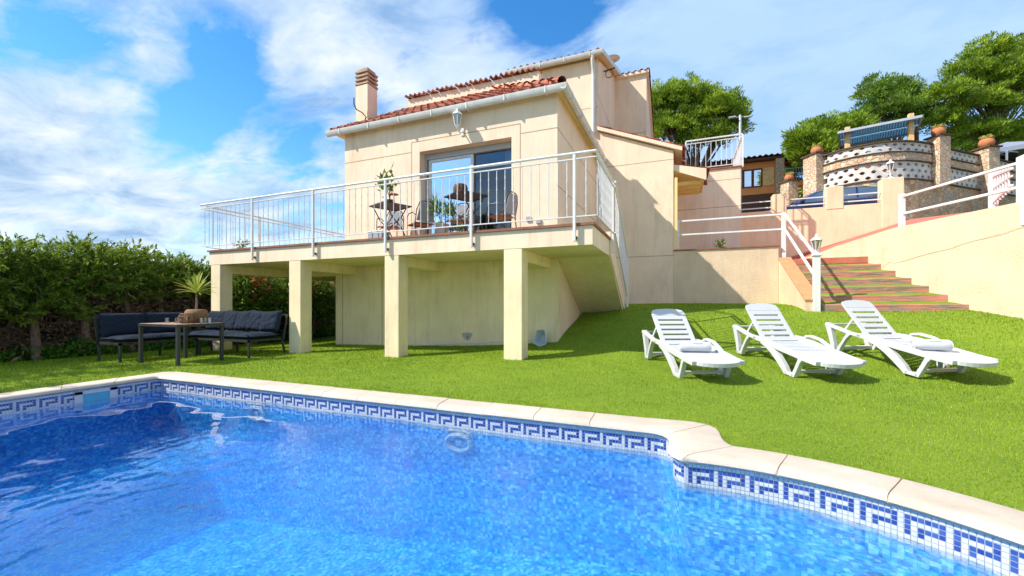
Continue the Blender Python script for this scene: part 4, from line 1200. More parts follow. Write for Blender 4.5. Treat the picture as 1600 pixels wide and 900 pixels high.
# parked car (seen from the side, nose to the left)
def car():
    t = empty('parked_car', (4.62, 18.1, 2.555), 'dark blue estate car parked behind the peach street wall', 'car')
    Lh = 2.15
    st = [(-2.15, .42, .60, .52), (-2.10, .30, .70, .66), (-1.85, .22, .80, .80), (-1.2, .20, .93, .88), (-.75, .20, .98, .90), (.2, .20, .99, .91), (1.2, .20, 1.02, .90), (1.85, .25, 1.04, .86), (2.08, .35, 1.02, .78), (2.15, .5, .85, .70)]
    mb = MB(); ring = 10; o = 0
    for (x, zl, zb, hw) in st:
        pr = [(-hw * .9, zl), (-hw, zl + .14), (-hw * 1.0, (zl + zb) / 2), (-hw * .98, zb - .06), (-hw * .90, zb), (hw * .90, zb), (hw * .98, zb - .06), (hw, (zl + zb) / 2), (hw, zl + .14), (hw * .9, zl)]
        mb.v += [(x, y, z) for y, z in pr]
    k = len(st)
    for i in range(k - 1):
        for j in range(ring): mb.f.append((i * ring + j, i * ring + (j + 1) % ring, (i + 1) * ring + (j + 1) % ring, (i + 1) * ring + j)); mb.m.append(0)
    mb.f.append(tuple(range(ring))); mb.m.append(0); mb.f.append(tuple((k - 1) * ring + j for j in range(ring))); mb.m.append(0)
    body = mb.build('body', 'car_paint', t, smooth=True, sub=0, bevel=.02)
    # greenhouse
    gh = [(-1.05, .95, .80, .96), (-.25, .95, .82, 1.36), (.3, .95, .82, 1.45), (1.1, .97, .82, 1.45), (1.75, .99, .78, 1.36), (2.02, 1.0, .72, 1.06)]
    mb = MB()
    for (x, zb, hw, zr) in gh:
        s_ = (zr - zb) / .5 * .16
        mb.v += [(x, -hw, zb), (x, -hw + s_, zr - .03), (x, -hw + s_ + .08, zr), (x, hw - s_ - .08, zr), (x, hw - s_, zr - .03), (x, hw, zb)]
    for i in range(len(gh) - 1):
        for j in range(5): mb.f.append((6 * i + j, 6 * i + j + 1, 6 * i + 7 + j, 6 * i + 6 + j)); mb.m.append(0)
    mb.build('roof', 'car_paint', t, smooth=True)
    def side(xa, xb, za0, za1, zb0, zb1, s, y0=.815):
        f = lambda z: (y0 - (z - .95) / .5 * .16 + .012) * s
        mbb = MB(); mbb.add([(xa, f(za0), za0), (xb, f(zb0), zb0), (xb - .0, f(zb1), zb1), (xa + .0, f(za1), za1)], [(0, 1, 2, 3)])
        mbb.build('window', 'dark_glass', t)
    for s in (-1, 1):
        f = lambda z: (.818 - (z - .95) / .5 * .16 + .014) * s
        for poly in ([(-.88, 1.0), (-.05, 1.0), (-.05, 1.37), (-.22, 1.32)], [(.0, 1.0), (.85, 1.01), (.85, 1.39), (.0, 1.38)], [(.90, 1.01), (1.62, 1.06), (1.55, 1.27), (1.35, 1.35), (.90, 1.39)]):
            mbb = MB(); mbb.add([(x, f(z), z) for x, z in poly], [tuple(range(len(poly)))]); mbb.build('window', 'car_glass', t)
        mbb = MB(); mbb.tube([(x, f(z) + .01 * s, z) for x, z in [(-.95, .985), (-.25, 1.345), (.3, 1.41), (1.1, 1.41), (1.45, 1.34), (1.72, 1.1), (1.6, .995), (-.95, .985)]], .020, 5); mbb.build('window_trim', 'chrome', t)
        mbb = MB(); mbb.obox((-.72, s * .98, 1.02), (.14, .18, .12)); mbb.build('mirror', 'car_paint', t, bevel=.03)
        mbb = MB(); mbb.add([(-2.06, s * .72, .60), (-1.72, s * .835, .66), (-1.60, s * .85, .80), (-2.02, s * .70, .72)], [(0, 1, 2, 3)]); mbb.build('headlight', 'lamp_glass', t)
        for xw in (-1.35, 1.32):
            mbb = MB(); mbb.tube([(xw, s * .70, .32), (xw, s * .90, .32)], .32, 24); wh = mbb.build('wheel', 'rubber', t, smooth=True)
            mbb = MB(); mbb.tube([(xw, s * .89, .32), (xw, s * .915, .32)], .2, 10); mbb.build('rim', 'pipe', wh)
    mb = MB(); mb.add([(-1.0, -.70, 1.0), (-.32, -.62, 1.355), (-.32, .62, 1.355), (-1.0, .70, 1.0)], [(0, 1, 2, 3)]); o = mb.build('windscreen', 'car_glass', t); o.location.z = .012; o.location.x = -.01
car()

# ------------------------------------------------------------------ the neighbour's stone terrace
line = [(5.87, 22.45), (6.25, 21.95), (6.75, 21.62), (7.3, 21.45), (7.82, 21.42), (8.4, 21.60), (8.95, 21.92), (9.5, 22.35), (10.1, 22.95), (11.1, 23.9), (12.1, 24.8), (13.0, 25.6), (14.2, 26.7), (16, 28.2)]
nt_ = wthing('stone_terrace', (8, 21.5, 2.6), 'curved rubble stone terrace with two tiers of white pierced blocks above the street', 'terrace wall')
def sweep(mb, pts, z0, z1, e0, e1):
    """A wall along pts from z0 to z1; e0/e1 are its outer and inner offsets."""
    P = [Vector(p) for p in pts]; rows = []
    for i, p in enumerate(P):
        d = (P[min(i + 1, len(P) - 1)] - P[max(i - 1, 0)]).normalized(); n = Vector((d.y, -d.x))
        a = p + n * e0; b = p + n * e1
        rows += [(a.x, a.y, z0), (a.x, a.y, z1), (b.x, b.y, z1), (b.x, b.y, z0)]
    k = len(P); fs = [(0, 1, 2, 3), tuple(4 * (k - 1) + j for j in range(4))]
    for i in range(k - 1):
        for j in range(4): fs.append((4 * i + j, 4 * i + (j + 1) % 4, 4 * i + 4 + (j + 1) % 4, 4 * i + 4 + j))
    mb.add(rows, fs)
mb = MB(); sweep(mb, line, 2.0, 5.05, .0, -.4); mb.build('stone_base', 'rubble', nt_)
mb = MB(); sweep(mb, line, 5.05, 5.10, .06, -.4); sweep(mb, line, 5.80, 5.84, .05, -.35); sweep(mb, line, 6.16, 6.20, .05, -.35); sweep(mb, line, 6.58, 6.63, .06, -.32); mb.build('coping_course', 'dirt', nt_)
mb = MB(); sweep(mb, line, 5.84, 6.16, .0, -.3); mb.build('stone_band', 'pale_stone', nt_)
mb = MB(); sweep(mb, line, 5.0, 6.5, -.55, -.7); mb.build('inner_wall', 'terracotta', nt_) if False else None
def lattice(z0, z1, rows, e):
    P = [Vector(p) for p in line]; s = [0]
    for a, b in zip(P[:-1], P[1:]): s.append(s[-1] + (b - a).length)
    def pt(t, z, off):
        t = max(0, min(s[-1] - 1e-4, t)); i = max(j for j in range(len(P) - 1) if s[j] <= t + 1e-9)
        d = (P[i + 1] - P[i]).normalized(); p = P[i] + d * (t - s[i]); n = Vector((d.y, -d.x)); q = p + n * off; return (q.x, q.y, z)
    mb = MB(); h = (z1 - z0) / rows; w = .37
    for r in range(rows):
        nC = int(s[-1] / w)
        for c in range(nC):
            t0 = (c + (.5 if r % 2 else 0)) * w; t1 = t0 + w; a = z0 + r * h; b = a + h; tm, zm = (t0 + t1) / 2, (a + b) / 2
            o8 = [(t0, a), (tm, a), (t1, a), (t1, zm), (t1, b), (tm, b), (t0, b), (t0, zm)]
            hw, hh = .105, h * .32
            i8 = [(tm - hw * .45, zm - hh * .75), (tm, zm - hh), (tm + hw * .45, zm - hh * .75), (tm + hw, zm), (tm + hw * .45, zm + hh * .75), (tm, zm + hh), (tm - hw * .45, zm + hh * .75), (tm - hw, zm)]
            vs = [pt(*p, e) for p in o8] + [pt(*p, e) for p in i8] + [pt(*p, e - .14) for p in i8] + [pt(*p, e - .14) for p in o8]
            fs = []
            for j in range(8):
                k = (j + 1) % 8
                fs += [(j, k, 8 + k, 8 + j), (8 + j, 8 + k, 16 + k, 16 + j), (16 + j, 16 + k, 24 + k, 24 + j)]
            mb.add(vs, fs)
    return mb.build('pierced_blocks', 'white_block', nt_)
lattice(5.10, 5.80, 3, -.03); lattice(6.20, 6.58, 2, -.03)
mb = MB(); sweep(mb, [(p[0] + .15, p[1] + 1.0) for p in line], 5.0, 6.12, 0, -.2); mb.build('inner_parapet', 'terracotta', nt_)
def pier(x, y, z0, z1, w):
    mb = MB(); mb.obox((x, y, (z0 + z1) / 2), (w, w, z1 - z0), .5); mb.use(1); mb.obox((x, y, z1 + .03), (w + .14, w + .14, .06), .5)
    return mb.build('stone_pier', ['pale_stone', 'dirt'], nt_)
pier(5.72, 22.75, 2.2, 6.72, .72); pier(9.85, 22.55, 4.9, 6.86, .50); pier(12.55, 25.0, 4.9, 6.86, .55); pier(4.75, 23.2, 2.2, 5.75, .5)
def pot(x, y, z, s, lab):
    s *= .68
    t = empty('terracotta_pot', (x, y, z), lab, 'flower pot', "terracotta pots on the neighbour's stone piers")
    mb = MB(); mb.lathe([(.17 * s, 0), (.27 * s, .13 * s), (.30 * s, .27 * s), (.24 * s, .42 * s), (.27 * s, .45 * s), (.25 * s, .47 * s), (.2 * s, .42 * s)], (0, 0, 0), 20); mb.build('pot', 'terracotta', t, smooth=True)
    n = 160; a = rng.random(n) * 2 * PI; rr = rng.random(n) ** .5 * .24 * s; zz = .42 * s + rng.random(n) * .16 * s
    c = np.c_[np.cos(a) * rr, np.sin(a) * rr, zz]; d = rng.normal(0, 1, (n, 3)); d[:, 2] = abs(d[:, 2])
    leafset('plant', c, d, .09 * s, .03 * s, 'spike', t)
def leafset(name, c, d, ln, wd, mat, parent, tint=None, jit=.35, mats=None, midx=None):
    """Diamond leaves at c pointing along d."""
    n = len(c); d = d / (np.linalg.norm(d, axis=1)[:, None] + 1e-9)
    r = rng.normal(0, 1, (n, 3)); s_ = np.cross(d, r); s_ /= (np.linalg.norm(s_, axis=1)[:, None] + 1e-9)
    l = (ln * (1 + jit * rng.normal(0, 1, n)).clip(.4, 1.8))[:, None]; w = (wd * (1 + jit * rng.normal(0, 1, n)).clip(.4, 1.8))[:, None]
    P = np.stack([c, c + d * l * .45 + s_ * w, c + d * l, c + d * l * .45 - s_ * w], 1).reshape(-1, 3)
    if tint is None: tint = np.clip(rng.normal(.5, .25, n), 0, 1)
    return np_mesh(name, P, np.arange(4 * n).reshape(n, 4), mat, parent, tint=tint, mats=mats, midx=midx)
pot(5.72, 22.75, 6.78, 1.15, 'terracotta pot on the far left pier of the curved stone terrace')
pot(9.85, 22.55, 6.92, 1.15, 'terracotta pot with a sprouting plant on the middle stone pier')
pot(12.55, 25.0, 6.92, 1.3, 'terracotta pot on the right stone pier beside the parasol')
pot(4.75, 23.2, 5.81, 1.0, 'lower terracotta pot with red flowers on the short pier beside the orange house')

# corrugated shade roof on posts
pg = wthing('shade_roof', (8, 22.8, 5.2), 'blue-grey corrugated shade roof on two wooden posts above the curved stone terrace', 'pergola')
A, B_, C_, D_ = Vector((6.49, 22.6, 7.62)), Vector((9.06, 21.9, 7.62)), Vector((9.7, 23.9, 7.62)), Vector((7.15, 24.7, 7.62))
mb = MB(); n = 30
for half in ((.0, .46), (.54, 1.0)):
    for i in range(n):
        a0, a1 = i / n, (i + .62) / n
        q = lambda u, v: A.lerp(B_, u).lerp(D_.lerp(C_, u), v)
        p = [q(a0, half[0]), q(a1, half[0]), q(a1, half[1]), q(a0, half[1])]
        mb.hexa([x + Vector((0, 0, -.0)) for x in p], [x + Vector((0, 0, .035)) for x in p])
    p = [q(0, half[0]), q(1, half[0]), q(1, half[1]), q(0, half[1])]
    mb.hexa([x + Vector((0, 0, .036)) for x in p], [x + Vector((0, 0, .05)) for x in p])
mb.build('corrugated_sheet', 'corrug', pg)
mb = MB(); mb.bar(A, B_, .07, .10); mb.bar(D_, C_, .07, .10); mb.bar(A, D_, .07, .10); mb.bar(B_, C_, .07, .10); mb.build('frame', 'pipe', pg)
for px, d, y1 in ((1324, 18.6, 199), (1423, 17.4, 178)):
    c = at(px, y1, d=d); mb = MB(); mb.box(c.x - .08, c.x + .08, c.y - .08, c.y + .08, 5.0, c.z); mb.build('wooden_post', 'light_wood', pg)
for p in (D_, C_):
    mb = MB(); mb.bar(p, Vector((p.x, p.y, 5.0)), .12); mb.build('rear_post', 'dark_wood', pg)

# parasol and glass wind screens
ps = wthing('parasol', (15.3, 29.5, 5.2), 'large grey blue garden parasol behind the stone terrace at the right edge', 'parasol')
c = at(1572, 222, d=22.5); mb = MB(); k = 8; r = 2.6
rim = [c + Vector((r * math.cos(2 * PI * i / k), r * math.sin(2 * PI * i / k), -.85)) for i in range(k)]
mb.v = [tuple(c)] + [tuple(p) for p in rim] + [tuple(p - Vector((0, 0, .22))) for p in rim]
mb.f = [(0, 1 + i, 1 + (i + 1) % k) for i in range(k)] + [(1 + i, 1 + (i + 1) % k, 1 + k + (i + 1) % k, 1 + k + i) for i in range(k)]; mb.m = [0] * 2 * k
mb.build('canopy', 'parasol', ps)
mb = MB(); mb.tube([c, (c.x, c.y, 4.8)], .05, 8); mb.build('pole', 'dark_wood', ps)
gs = wthing('wind_screen', (13.5, 26.8, 6), 'dark blue glass wind screen behind the right stone pier', 'screen')
for (a, b) in ((1554, 1570), (1573, 1590)):
    p = at(a, 236, d=20.2); q = at(b, 238, d=20.6); mb = MB(); mb.bar(p - Vector((0, 0, .38)), q - Vector((0, 0, .38)), .04, .70); mb.build('glass_panel', 'dark_glass', gs)
    mb = MB(); mb.bar(p, q, .06); mb.bar(p, p - Vector((0, 0, 1.3)), .06); mb.build('frame', 'pipe', gs)

# orange house up the street
nh = wthing('neighbour_house', (5.5, 29, 5), 'orange house with a red tiled roof, brown windows and a stone pillar up the street', 'house')
mb = MB()
mb.box(1.0, 5.6, 29.0, 29.3, 3.0, 8.6); mb.box(5.6, 9.5, 29.6, 29.9, 3.0, 8.6); mb.box(1.0, 9.5, 35, 35.3, 3, 8.6); mb.box(9.3, 9.5, 29.9, 35, 3, 8.6); mb.box(1.0, 1.2, 29.3, 35, 3, 8.6)
mb.build('wall', 'orange_wall', nh)
mb = MB(); mb.box(1.0, 5.15, 28.97, 28.995, 4.0, 6.65); mb.build('garage_shade_sheet', 'dark_wood', nh)  # flat dark sheet on the wall, painted shade of an open garage
mb = MB(); mb.hexa([(.8, 28.6, 8.62), (9.8, 28.6, 8.62), (9.8, 36, 8.62), (.8, 36, 8.62)], [(.8, 28.6, 8.74), (9.8, 28.6, 8.74), (9.8, 36, 10.1), (.8, 36, 10.1)])
nr = mb.build('roof', 'dark_wood', nh)
tile_roof('roof_tiles', (.7, 28.5, 8.76), (1, 0, 0), (0, 1, .186), 9.2, 7.4, nr, pitch=.3, course=.6)
mb = MB(); mb.box(5.2, 5.62, 28.62, 28.99, 3.0, 8.60); mb.build('stone_pillar', 'pale_stone', nh)
for (x0, x1) in ((3.0, 3.52), (3.54, 4.03), (4.05, 4.54)):
    mb = MB(); y = 28.985
    mb.box(x0, x1, y - .05, y, 7.1, 7.16); mb.box(x0, x1, y - .05, y, 8.12, 8.2); mb.box(x0, x0 + .06, y - .05, y, 7.16, 8.12); mb.box(x1 - .06, x1, y - .05, y, 7.16, 8.12)
    f = mb.build('window', 'dark_wood', nh)
    mb = MB(); mb.box(x0 + .06, x1 - .06, y - .025, y - .012, 7.16, 8.12); mb.build('pane', 'mirror_glass', f)
mb = MB(); mb.box(4.58, 5.16, 28.93, 28.985, 7.14, 8.2); mb.build('shutter', 'light_wood', nh)
mb = MB(); mb.box(5.7, 9.2, 29.57, 29.59, 7.2, 8.5); mb.build('patio_window', 'mirror_glass', nh)
mb = MB(); mb.box(5.63, 9.3, 28.7, 29.59, 6.9, 7.18); bl = mb.build('balcony', 'orange_wall', nh)
mb = MB(); mb.bar((5.65, 28.75, 7.95), (9.3, 28.75, 7.95), .05)
for i in range(28): mb.bar((5.7 + i * .13, 28.75, 7.18), (5.7 + i * .13, 28.75, 7.95), .025)
mb.build('balcony_railing', 'pipe', bl)

# street lamp
sl_ = wthing('street_lamp', (3.4, 26, 3), 'slim grey street lamp with two short arms beside the stone pine', 'street lamp')
c = at(1156.5, 180, d=22); mb = MB(); mb.tube([(c.x, c.y, 2.5), c], .07, 8); mb.build('pole', 'pipe', sl_)
mb = MB(); mb.tube([c + Vector((-.3, -.1, -.12)), c + Vector((0, 0, -.1)), c + Vector((.35, .12, -.08))], .03, 6); mb.build('arm', 'pipe', sl_)
for s in (-1, 1): mb = MB(); mb.obox(c + Vector((.38 * s, .12 * s, -.1)), (.35, .16, .08)); mb.build('lamp_head', 'pipe', sl_, bevel=.02)
# ------------------------------------------------------------------ sun loungers
def make_lounger():
    t = empty('sun_lounger', (0, 0, 0), 'x', 'sun lounger', 'white sun loungers lined up on the lawn')
    # local x: from the foot end (0) to the head; the seat is .33 above the ground
    mb = MB()
    # seat deck with a rounded nose
    n = 14; hw = .335
    pts = [(.26 - .26 * math.cos(a), hw * math.sin(a) * 1.0) for a in [(-PI / 2) + PI * i / n for i in range(n + 1)]]
    nose = [(.24 * (1 - math.cos(a) ** .8 if math.cos(a) > 0 else 1), hw * math.sin(a)) for a in [(-PI / 2) + PI * i / n for i in range(n + 1)]]
    poly = [(x, y, .285) for x, y in nose[::-1]]
    poly = [(.34, hw, .285)] + poly + [(.34, -hw, .285)]
    mb.prism(poly, (0, 0, .06))
    mb.box(.34, .352, -hw + .07, hw - .07, .30, .334)
    mb.box(.352, .62, -hw, hw, .302, .342)
    mb.build('foot_panel', 'plastic', t, bevel=.012, segs=3)
    for i in range(8):
        x = .632 + i * .083; z = .302 + .0 * i
        mb = MB(); mb.box(x, x + .062, -hw + .03, hw - .03, z + .008, z + .036); mb.build('seat_slat', 'plastic', t, bevel=.005)
    # reclining back
    p0 = Vector((1.30, 0, .325)); ang = R(42); d = Vector((math.cos(ang), 0, math.sin(ang))); nn = Vector((-d.z, 0, d.x)); Lb = .78
    def P(s, y, o=0): return p0 + d * s + Vector((0, y, 0)) + nn * o
    mb = MB()
    for sgn in (-1, 1):
        mb.hexa([P(0, sgn * .30), P(0, sgn * .225), P(.62, sgn * .225), P(.62, sgn * .30)], [P(0, sgn * .30, .028), P(0, sgn * .225, .028), P(.62, sgn * .225, .028), P(.62, sgn * .30, .028)])
    ed = [.0, .085, .19, .295, .40, .505, .62]
    for i in range(6):
        a, b = ed[i] + (.034 if i else 0), ed[i + 1]
        mb.hexa([P(a, -.225), P(a, .225), P(b, .225), P(b, -.225)], [P(a, -.225, .028), P(a, .225, .028), P(b, .225, .028), P(b, -.225, .028)])
    top = [P(.62, -.30), P(.62, .30), P(.70, .295), P(.745, .27), P(.77, .18), P(.785, 0), P(.77, -.18), P(.745, -.27), P(.70, -.295)]
    mb.prism(top, nn * .028)
    mb.build('backrest', 'plastic', t, bevel=.006)
    # side frames
    for s in (-1, 1):
        y0, y1 = (s * .345 - .038, s * .345 + .038)
        mb = MB()
        mb.ribbon([(.14, .315), (.34, .318), (.60, .335), (.85, .345), (1.08, .365), (1.27, .375), (1.42, .372)], [.06, .065, .07, .075, .075, .07, .06], y0, y1)
        mb.ribbon([(1.36, .37), (1.55, .375), (1.75, .405), (1.95, .43)], [.05, .045, .045, .05], y0, y1)
        mb.tube([(1.95, y0 - .004, .435), (1.95, y1 + .004, .435)], .034, 14)
        mb.build('side_rail', 'plastic', t, bevel=.006)
        mb = MB()      # front leg: long curved member, foot and strut around an open triangle
        mb.ribbon([(1.24, .35), (1.10, .325), (.95, .26), (.82, .17), (.70, .075), (.64, .012)], [.06, .09, .105, .10, .09, .07], y0 + .001, y1 - .001)
        mb.ribbon([(.665, .022), (.50, .022)], [.044, .044], y0 + .001, y1 - .001)
        mb.ribbon([(.515, .005), (.47, .14), (.44, .24), (.41, .315)], [.06, .055, .055, .08], y0 + .001, y1 - .001)
        mb.build('leg', 'plastic', t, bevel=.006)
        mb = MB()
        mb.ribbon([(1.93, .42), (1.85, .25), (1.79, .10), (1.77, .01)], [.09, .075, .07, .06], y0 + .001, y1 - .001)
        mb.ribbon([(1.79, .022), (1.69, .022)], [.04, .04], y0 + .001, y1 - .001)
        mb.ribbon([(1.70, .005), (1.66, .14), (1.60, .28), (1.55, .365)], [.05, .045, .045, .06], y0 + .001, y1 - .001)
        mb.build('leg', 'plastic', t, bevel=.006)
    mb = MB(); s = -1
    for s in (1, -1):
        yy = s * .372; mb = MB()
        if s == -1: mb.ribbon([(.62, .335), (.74, .395), (.90, .455), (1.08, .465), (1.17, .44), (1.21, .37)], [.035, .034, .034, .036, .036, .036], s * .345 - .04, s * .345 + .02)
        if s == -1: mb.build('armrest', 'plastic', t, bevel=.008)
    for (x0, x1, z0, z1) in ((.50, .55, .06, .10), (1.70, 1.75, .06, .11)):
        mb = MB(); mb.box(x0, x1, -.325, .325, z0, z1); mb.build('cross_brace', 'plastic', t)
    mb = MB(); mb.tube([(1.95, -.345, .435), (1.95, .345, .435)], .018, 8); mb.build('handle_bar', 'plastic', t)
    for s in (-1, 1):
        mb = MB(); mb.bar(P(.42, s * .26, -.005), (1.70, s * .30, .375), .025); mb.build('prop', 'plastic', t)
    return t
lg = make_lounger()
# the near front foot is at local (.58, side -1)
def place_lounger(o, foot, rz):
    # foot point = location + R(rz) * (.58, .345*side)
    v = Matrix.Rotation(rz, 3, 'Z') @ Vector((.58, LSIDE * .345, 0)) * LS; x, y = foot[0] - v.x, foot[1] - v.y
    c = Vector((x, y, 0)) + Matrix.Rotation(rz, 3, 'Z') @ Vector((1.15, 0, 0)) * LS
    k = .58 * LS; k2 = 1.73 * LS
    za = gz(x + math.cos(rz) * k, y + math.sin(rz) * k); zb = gz(x + math.cos(rz) * k2, y + math.sin(rz) * k2)
    pitch = math.atan2(zb - za, k2 - k)
    o.scale = (LS, LS, LS); o.location = (x, y, za - math.tan(pitch) * k + .002); o.rotation_euler = (0, -pitch, rz)
LSIDE = 1; LS = .88
def solve_ground(px, py):
    t = (px - 800) / 650; dx, dy = -.3764 + .9265 * t, .9265 + .3764 * t; h = (475 - py) / 650
    d = 3.0
    for _ in range(4000):
        if h * d <= gz(dx * d, dy * d): break
        d += .004
    return dx * d, dy * d
F = [solve_ground(1060, 589), solve_ground(1235, 588), solve_ground(1425, 590)]
LR = [R(116), R(118), R(122)]
labs = ['white plastic sun lounger nearest the house, rolled towel on its seat', 'white plastic sun lounger in the middle of the three, without a towel', 'white plastic sun lounger farthest right, rolled towel on its foot end']
loungers = [lg, copy_tree(lg, (0, 0, 0), 0, ''), copy_tree(lg, (0, 0, 0), 0, '')]
for o, f, r, lb in zip(loungers, F, LR, labs):
    place_lounger(o, f, r); o['label'] = lb
def towel(o, lx, ly, rz, lab):
    t = empty('rolled_towel', (0, 0, 0), lab, 'towel', 'rolled white towels on the loungers')
    mb = MB(); n = 22; L2 = .19; r = .068
    prof = []
    mb.tube([(-L2, 0, r), (-L2 + .012, 0, r), (-L2 * .5, 0, r), (0, 0, r), (L2 * .5, 0, r), (L2 - .012, 0, r), (L2, 0, r)], [r * .90, r, r * .985, r, r * .985, r, r * .90], 26)
    sp = [(.012 + .052 * i / 40) for i in range(41)]
    for s in (-1, 1):
        mb.tube([(s * (L2 + .002), rr * math.cos(i * .42), r + rr * math.sin(i * .42)) for i, rr in enumerate(sp)], .0062, 5)
    mb.tube([(-L2, r * .94, r * .30), (L2, r * .94, r * .30)], .010, 6)
    mb.build('towel_roll', 'towel', t, smooth=True)
    mb = MB(); a = R(35)
    x = -.04
    for i, w in enumerate((.010, .014, .006, .010, .008, .012, .006, .010, .012, .008)):
        for s2 in (0, 1):
            c = Vector((x + w / 2, 0, 0)); aa = R(128 + 9 * s2)
            mb.obox((c.x, -(r + .0015) * math.sin(aa) * 1.0, r - (r + .0015) * math.cos(aa)), (w * .7, .0022, .004), 0, rx=0)
        x += w + .003
    mb.build('embroidered_line', 'print', t)
    m = Matrix.Translation(o.location) @ o.rotation_euler.to_matrix().to_4x4()
    t.location = m @ Vector((lx * LS, ly * LS, .342 * LS)); t.rotation_euler = (0, 0, o.rotation_euler.z + rz)
    return t
towel(loungers[0], .74, .03, R(-98), 'rolled white towel on the lounger nearest the house')
towel(loungers[2], .62, .06, R(-112), 'rolled white towel on the lounger farthest right')

# ------------------------------------------------------------------ garden sofa, table and what stands on it
def cushion_mesh(w, d, h, puff=.5, seed=0):
    """A soft box with a pinched seam: w x d x h."""
    nx, ny = 12, 12; rs = np.random.default_rng(seed); top = []; bot = []
    for j in range(ny + 1):
        for i in range(nx + 1):
            u, v = i / nx * 2 - 1, j / ny * 2 - 1
            e = (max(0, 1 - abs(u) ** 4) * max(0, 1 - abs(v) ** 4)) ** .45
            pin = 1 - .04 * (1 - abs(u) ** 2) * (abs(v) > .99) - .0
            x = u * w / 2 * (1 - .035 * (1 - v * v) * (abs(u) > .99)); y = v * d / 2 * (1 - .035 * (1 - u * u) * (abs(v) > .99))
            z = h / 2 * e * (1 + .10 * rs.normal() * e)
            top.append((x, y, z)); bot.append((x, y, -z))
    mb = MB(); mb.v = top + bot; N_ = (nx + 1) * (ny + 1)
    for j in range(ny):
        for i in range(nx):
            a = j * (nx + 1) + i
            mb.f += [(a, a + 1, a + nx + 2, a + nx + 1), (N_ + a, N_ + a + nx + 1, N_ + a + nx + 2, N_ + a + 1)]; mb.m += [0, 0]
    return mb
def put(mb, name, parent, loc, rot, mat='cushion'):
    o = mb.build(name, mat, parent, smooth=2, sub=1); o.location = loc; o.rotation_euler = rot; return o
GS = -1.0
sofa = empty('corner_sofa', (-8.6, 5.3, -1.02), 'L-shaped outdoor sofa with charcoal cushions on thin black legs under the trees', 'sofa')
ox, oy, oz = -8.6, 5.3, -1.02
# arm A runs in depth on the left, arm B across the back
ax0, ax1, ay0, ay1 = -9.72 - ox, -9.02 - ox, 4.12 - oy, 6.08 - oy
bx0, bx1, by0, by1 = -9.72 - ox, -7.50 - ox, 5.36 - oy, 6.08 - oy
mb = MB(); h = .30
for (x0, x1, y0, y1) in ((ax0, ax1, ay0, by0), (bx0, bx1, by0, by1)):
    mb.box(x0, x1, y0, y0 + .035, h, h + .04); mb.box(x0, x1, y1 - .035, y1, h, h + .04); mb.box(x0, x0 + .035, y0, y1, h, h + .041); mb.box(x1 - .035, x1, y0, y1, h, h + .041)
    k = 5
    for i in range(k): mb.box(x0, x1, y0 + (y1 - y0) * (i + .7) / (k + 1), y0 + (y1 - y0) * (i + .7) / (k + 1) + .03, h + .01, h + .03)
mb.build('seat_frame', 'black_metal', sofa)
for (x, y, dx, dy) in ((ax0 + .02, ay0 + .02, -.0, 0), (ax1 - .02, ay0 + .02, 0, 0), (bx1 - .02, by0 + .02, 0, 0), (bx1 - .02, by1 - .02, .02, .08), (ax1 - .02, by0 + .02, 0, 0), (ax0 + .02, by1 - .02, -.05, .05), (-.30, by1 - .02, 0, .06), (-.35, by0 + .02, 0, 0), (ax0 + .02, -.2, -.05, 0)):
    zz = gz(x + ox, y + oy) - oz
    mb = MB(); mb.bar((x, y, h + .02), (x + dx, y + dy, zz - .01), .032); mb.build('leg', 'black_metal', sofa)
mb = MB()
mb.bar((ax0, ay0 + .02, h), (ax0 - .10, ay0 + .02, .80), .03); mb.bar((ax0 - .10, ay0 + .02, .80), (ax0 - .10, by1 + .08, .80), .03)
mb.bar((bx1, by1, h), (bx1, by1 + .10, .80), .03); mb.bar((ax0 - .10, by1 + .09, .80), (bx1, by1 + .10, .80), .03)
for i in range(9):
    x = bx0 + (bx1 - bx0) * i / 8; mb.bar((x, by1, h), (x, by1 + .10, .80), .012)
    y = ay0 + (by1 - ay0) * i / 8; mb.bar((ax0, y, h), (ax0 - .10, y, .80), .012)
mb.build('back_frame', 'black_metal', sofa)
sh = .12
put(cushion_mesh(.68, 1.22, sh, seed=1), 'seat_cushion', sofa, ((ax0 + ax1) / 2, (ay0 + by0) / 2, h + .04 + sh / 2), (0, 0, 0))
put(cushion_mesh(.74, .74, sh, seed=2), 'seat_cushion', sofa, ((ax0 + ax1) / 2, (by0 + by1) / 2, h + .04 + sh / 2), (0, 0, 0))
for k in range(2): put(cushion_mesh(.76, .72, sh, seed=3 + k), 'seat_cushion', sofa, (ax1 + .37 + .76 * k, (by0 + by1) / 2, h + .04 + sh / 2), (0, 0, 0))
for k, y in enumerate((ay0 + .36, ay0 + 1.06)): put(cushion_mesh(.44, .72, .15, seed=6 + k), 'back_cushion', sofa, (ax0 + .07, y, h + .34), (0, R(78), 0))
xs_ = [ax0 + .42, ax1 + .12, ax1 + .52, ax1 + .92, ax1 + 1.30]
for k, x in enumerate(xs_[1:]): put(cushion_mesh(.50, .44, .16, seed=9 + k), 'back_cushion', sofa, (x, by1 - .10, h + .37), (R(72), R(4 * (-1) ** k), R(-3 + 3 * k)))
put(cushion_mesh(.58, .44, .16, seed=15), 'back_cushion', sofa, (ax0 + .38, by1 - .10, h + .36), (R(74), 0, R(8)))

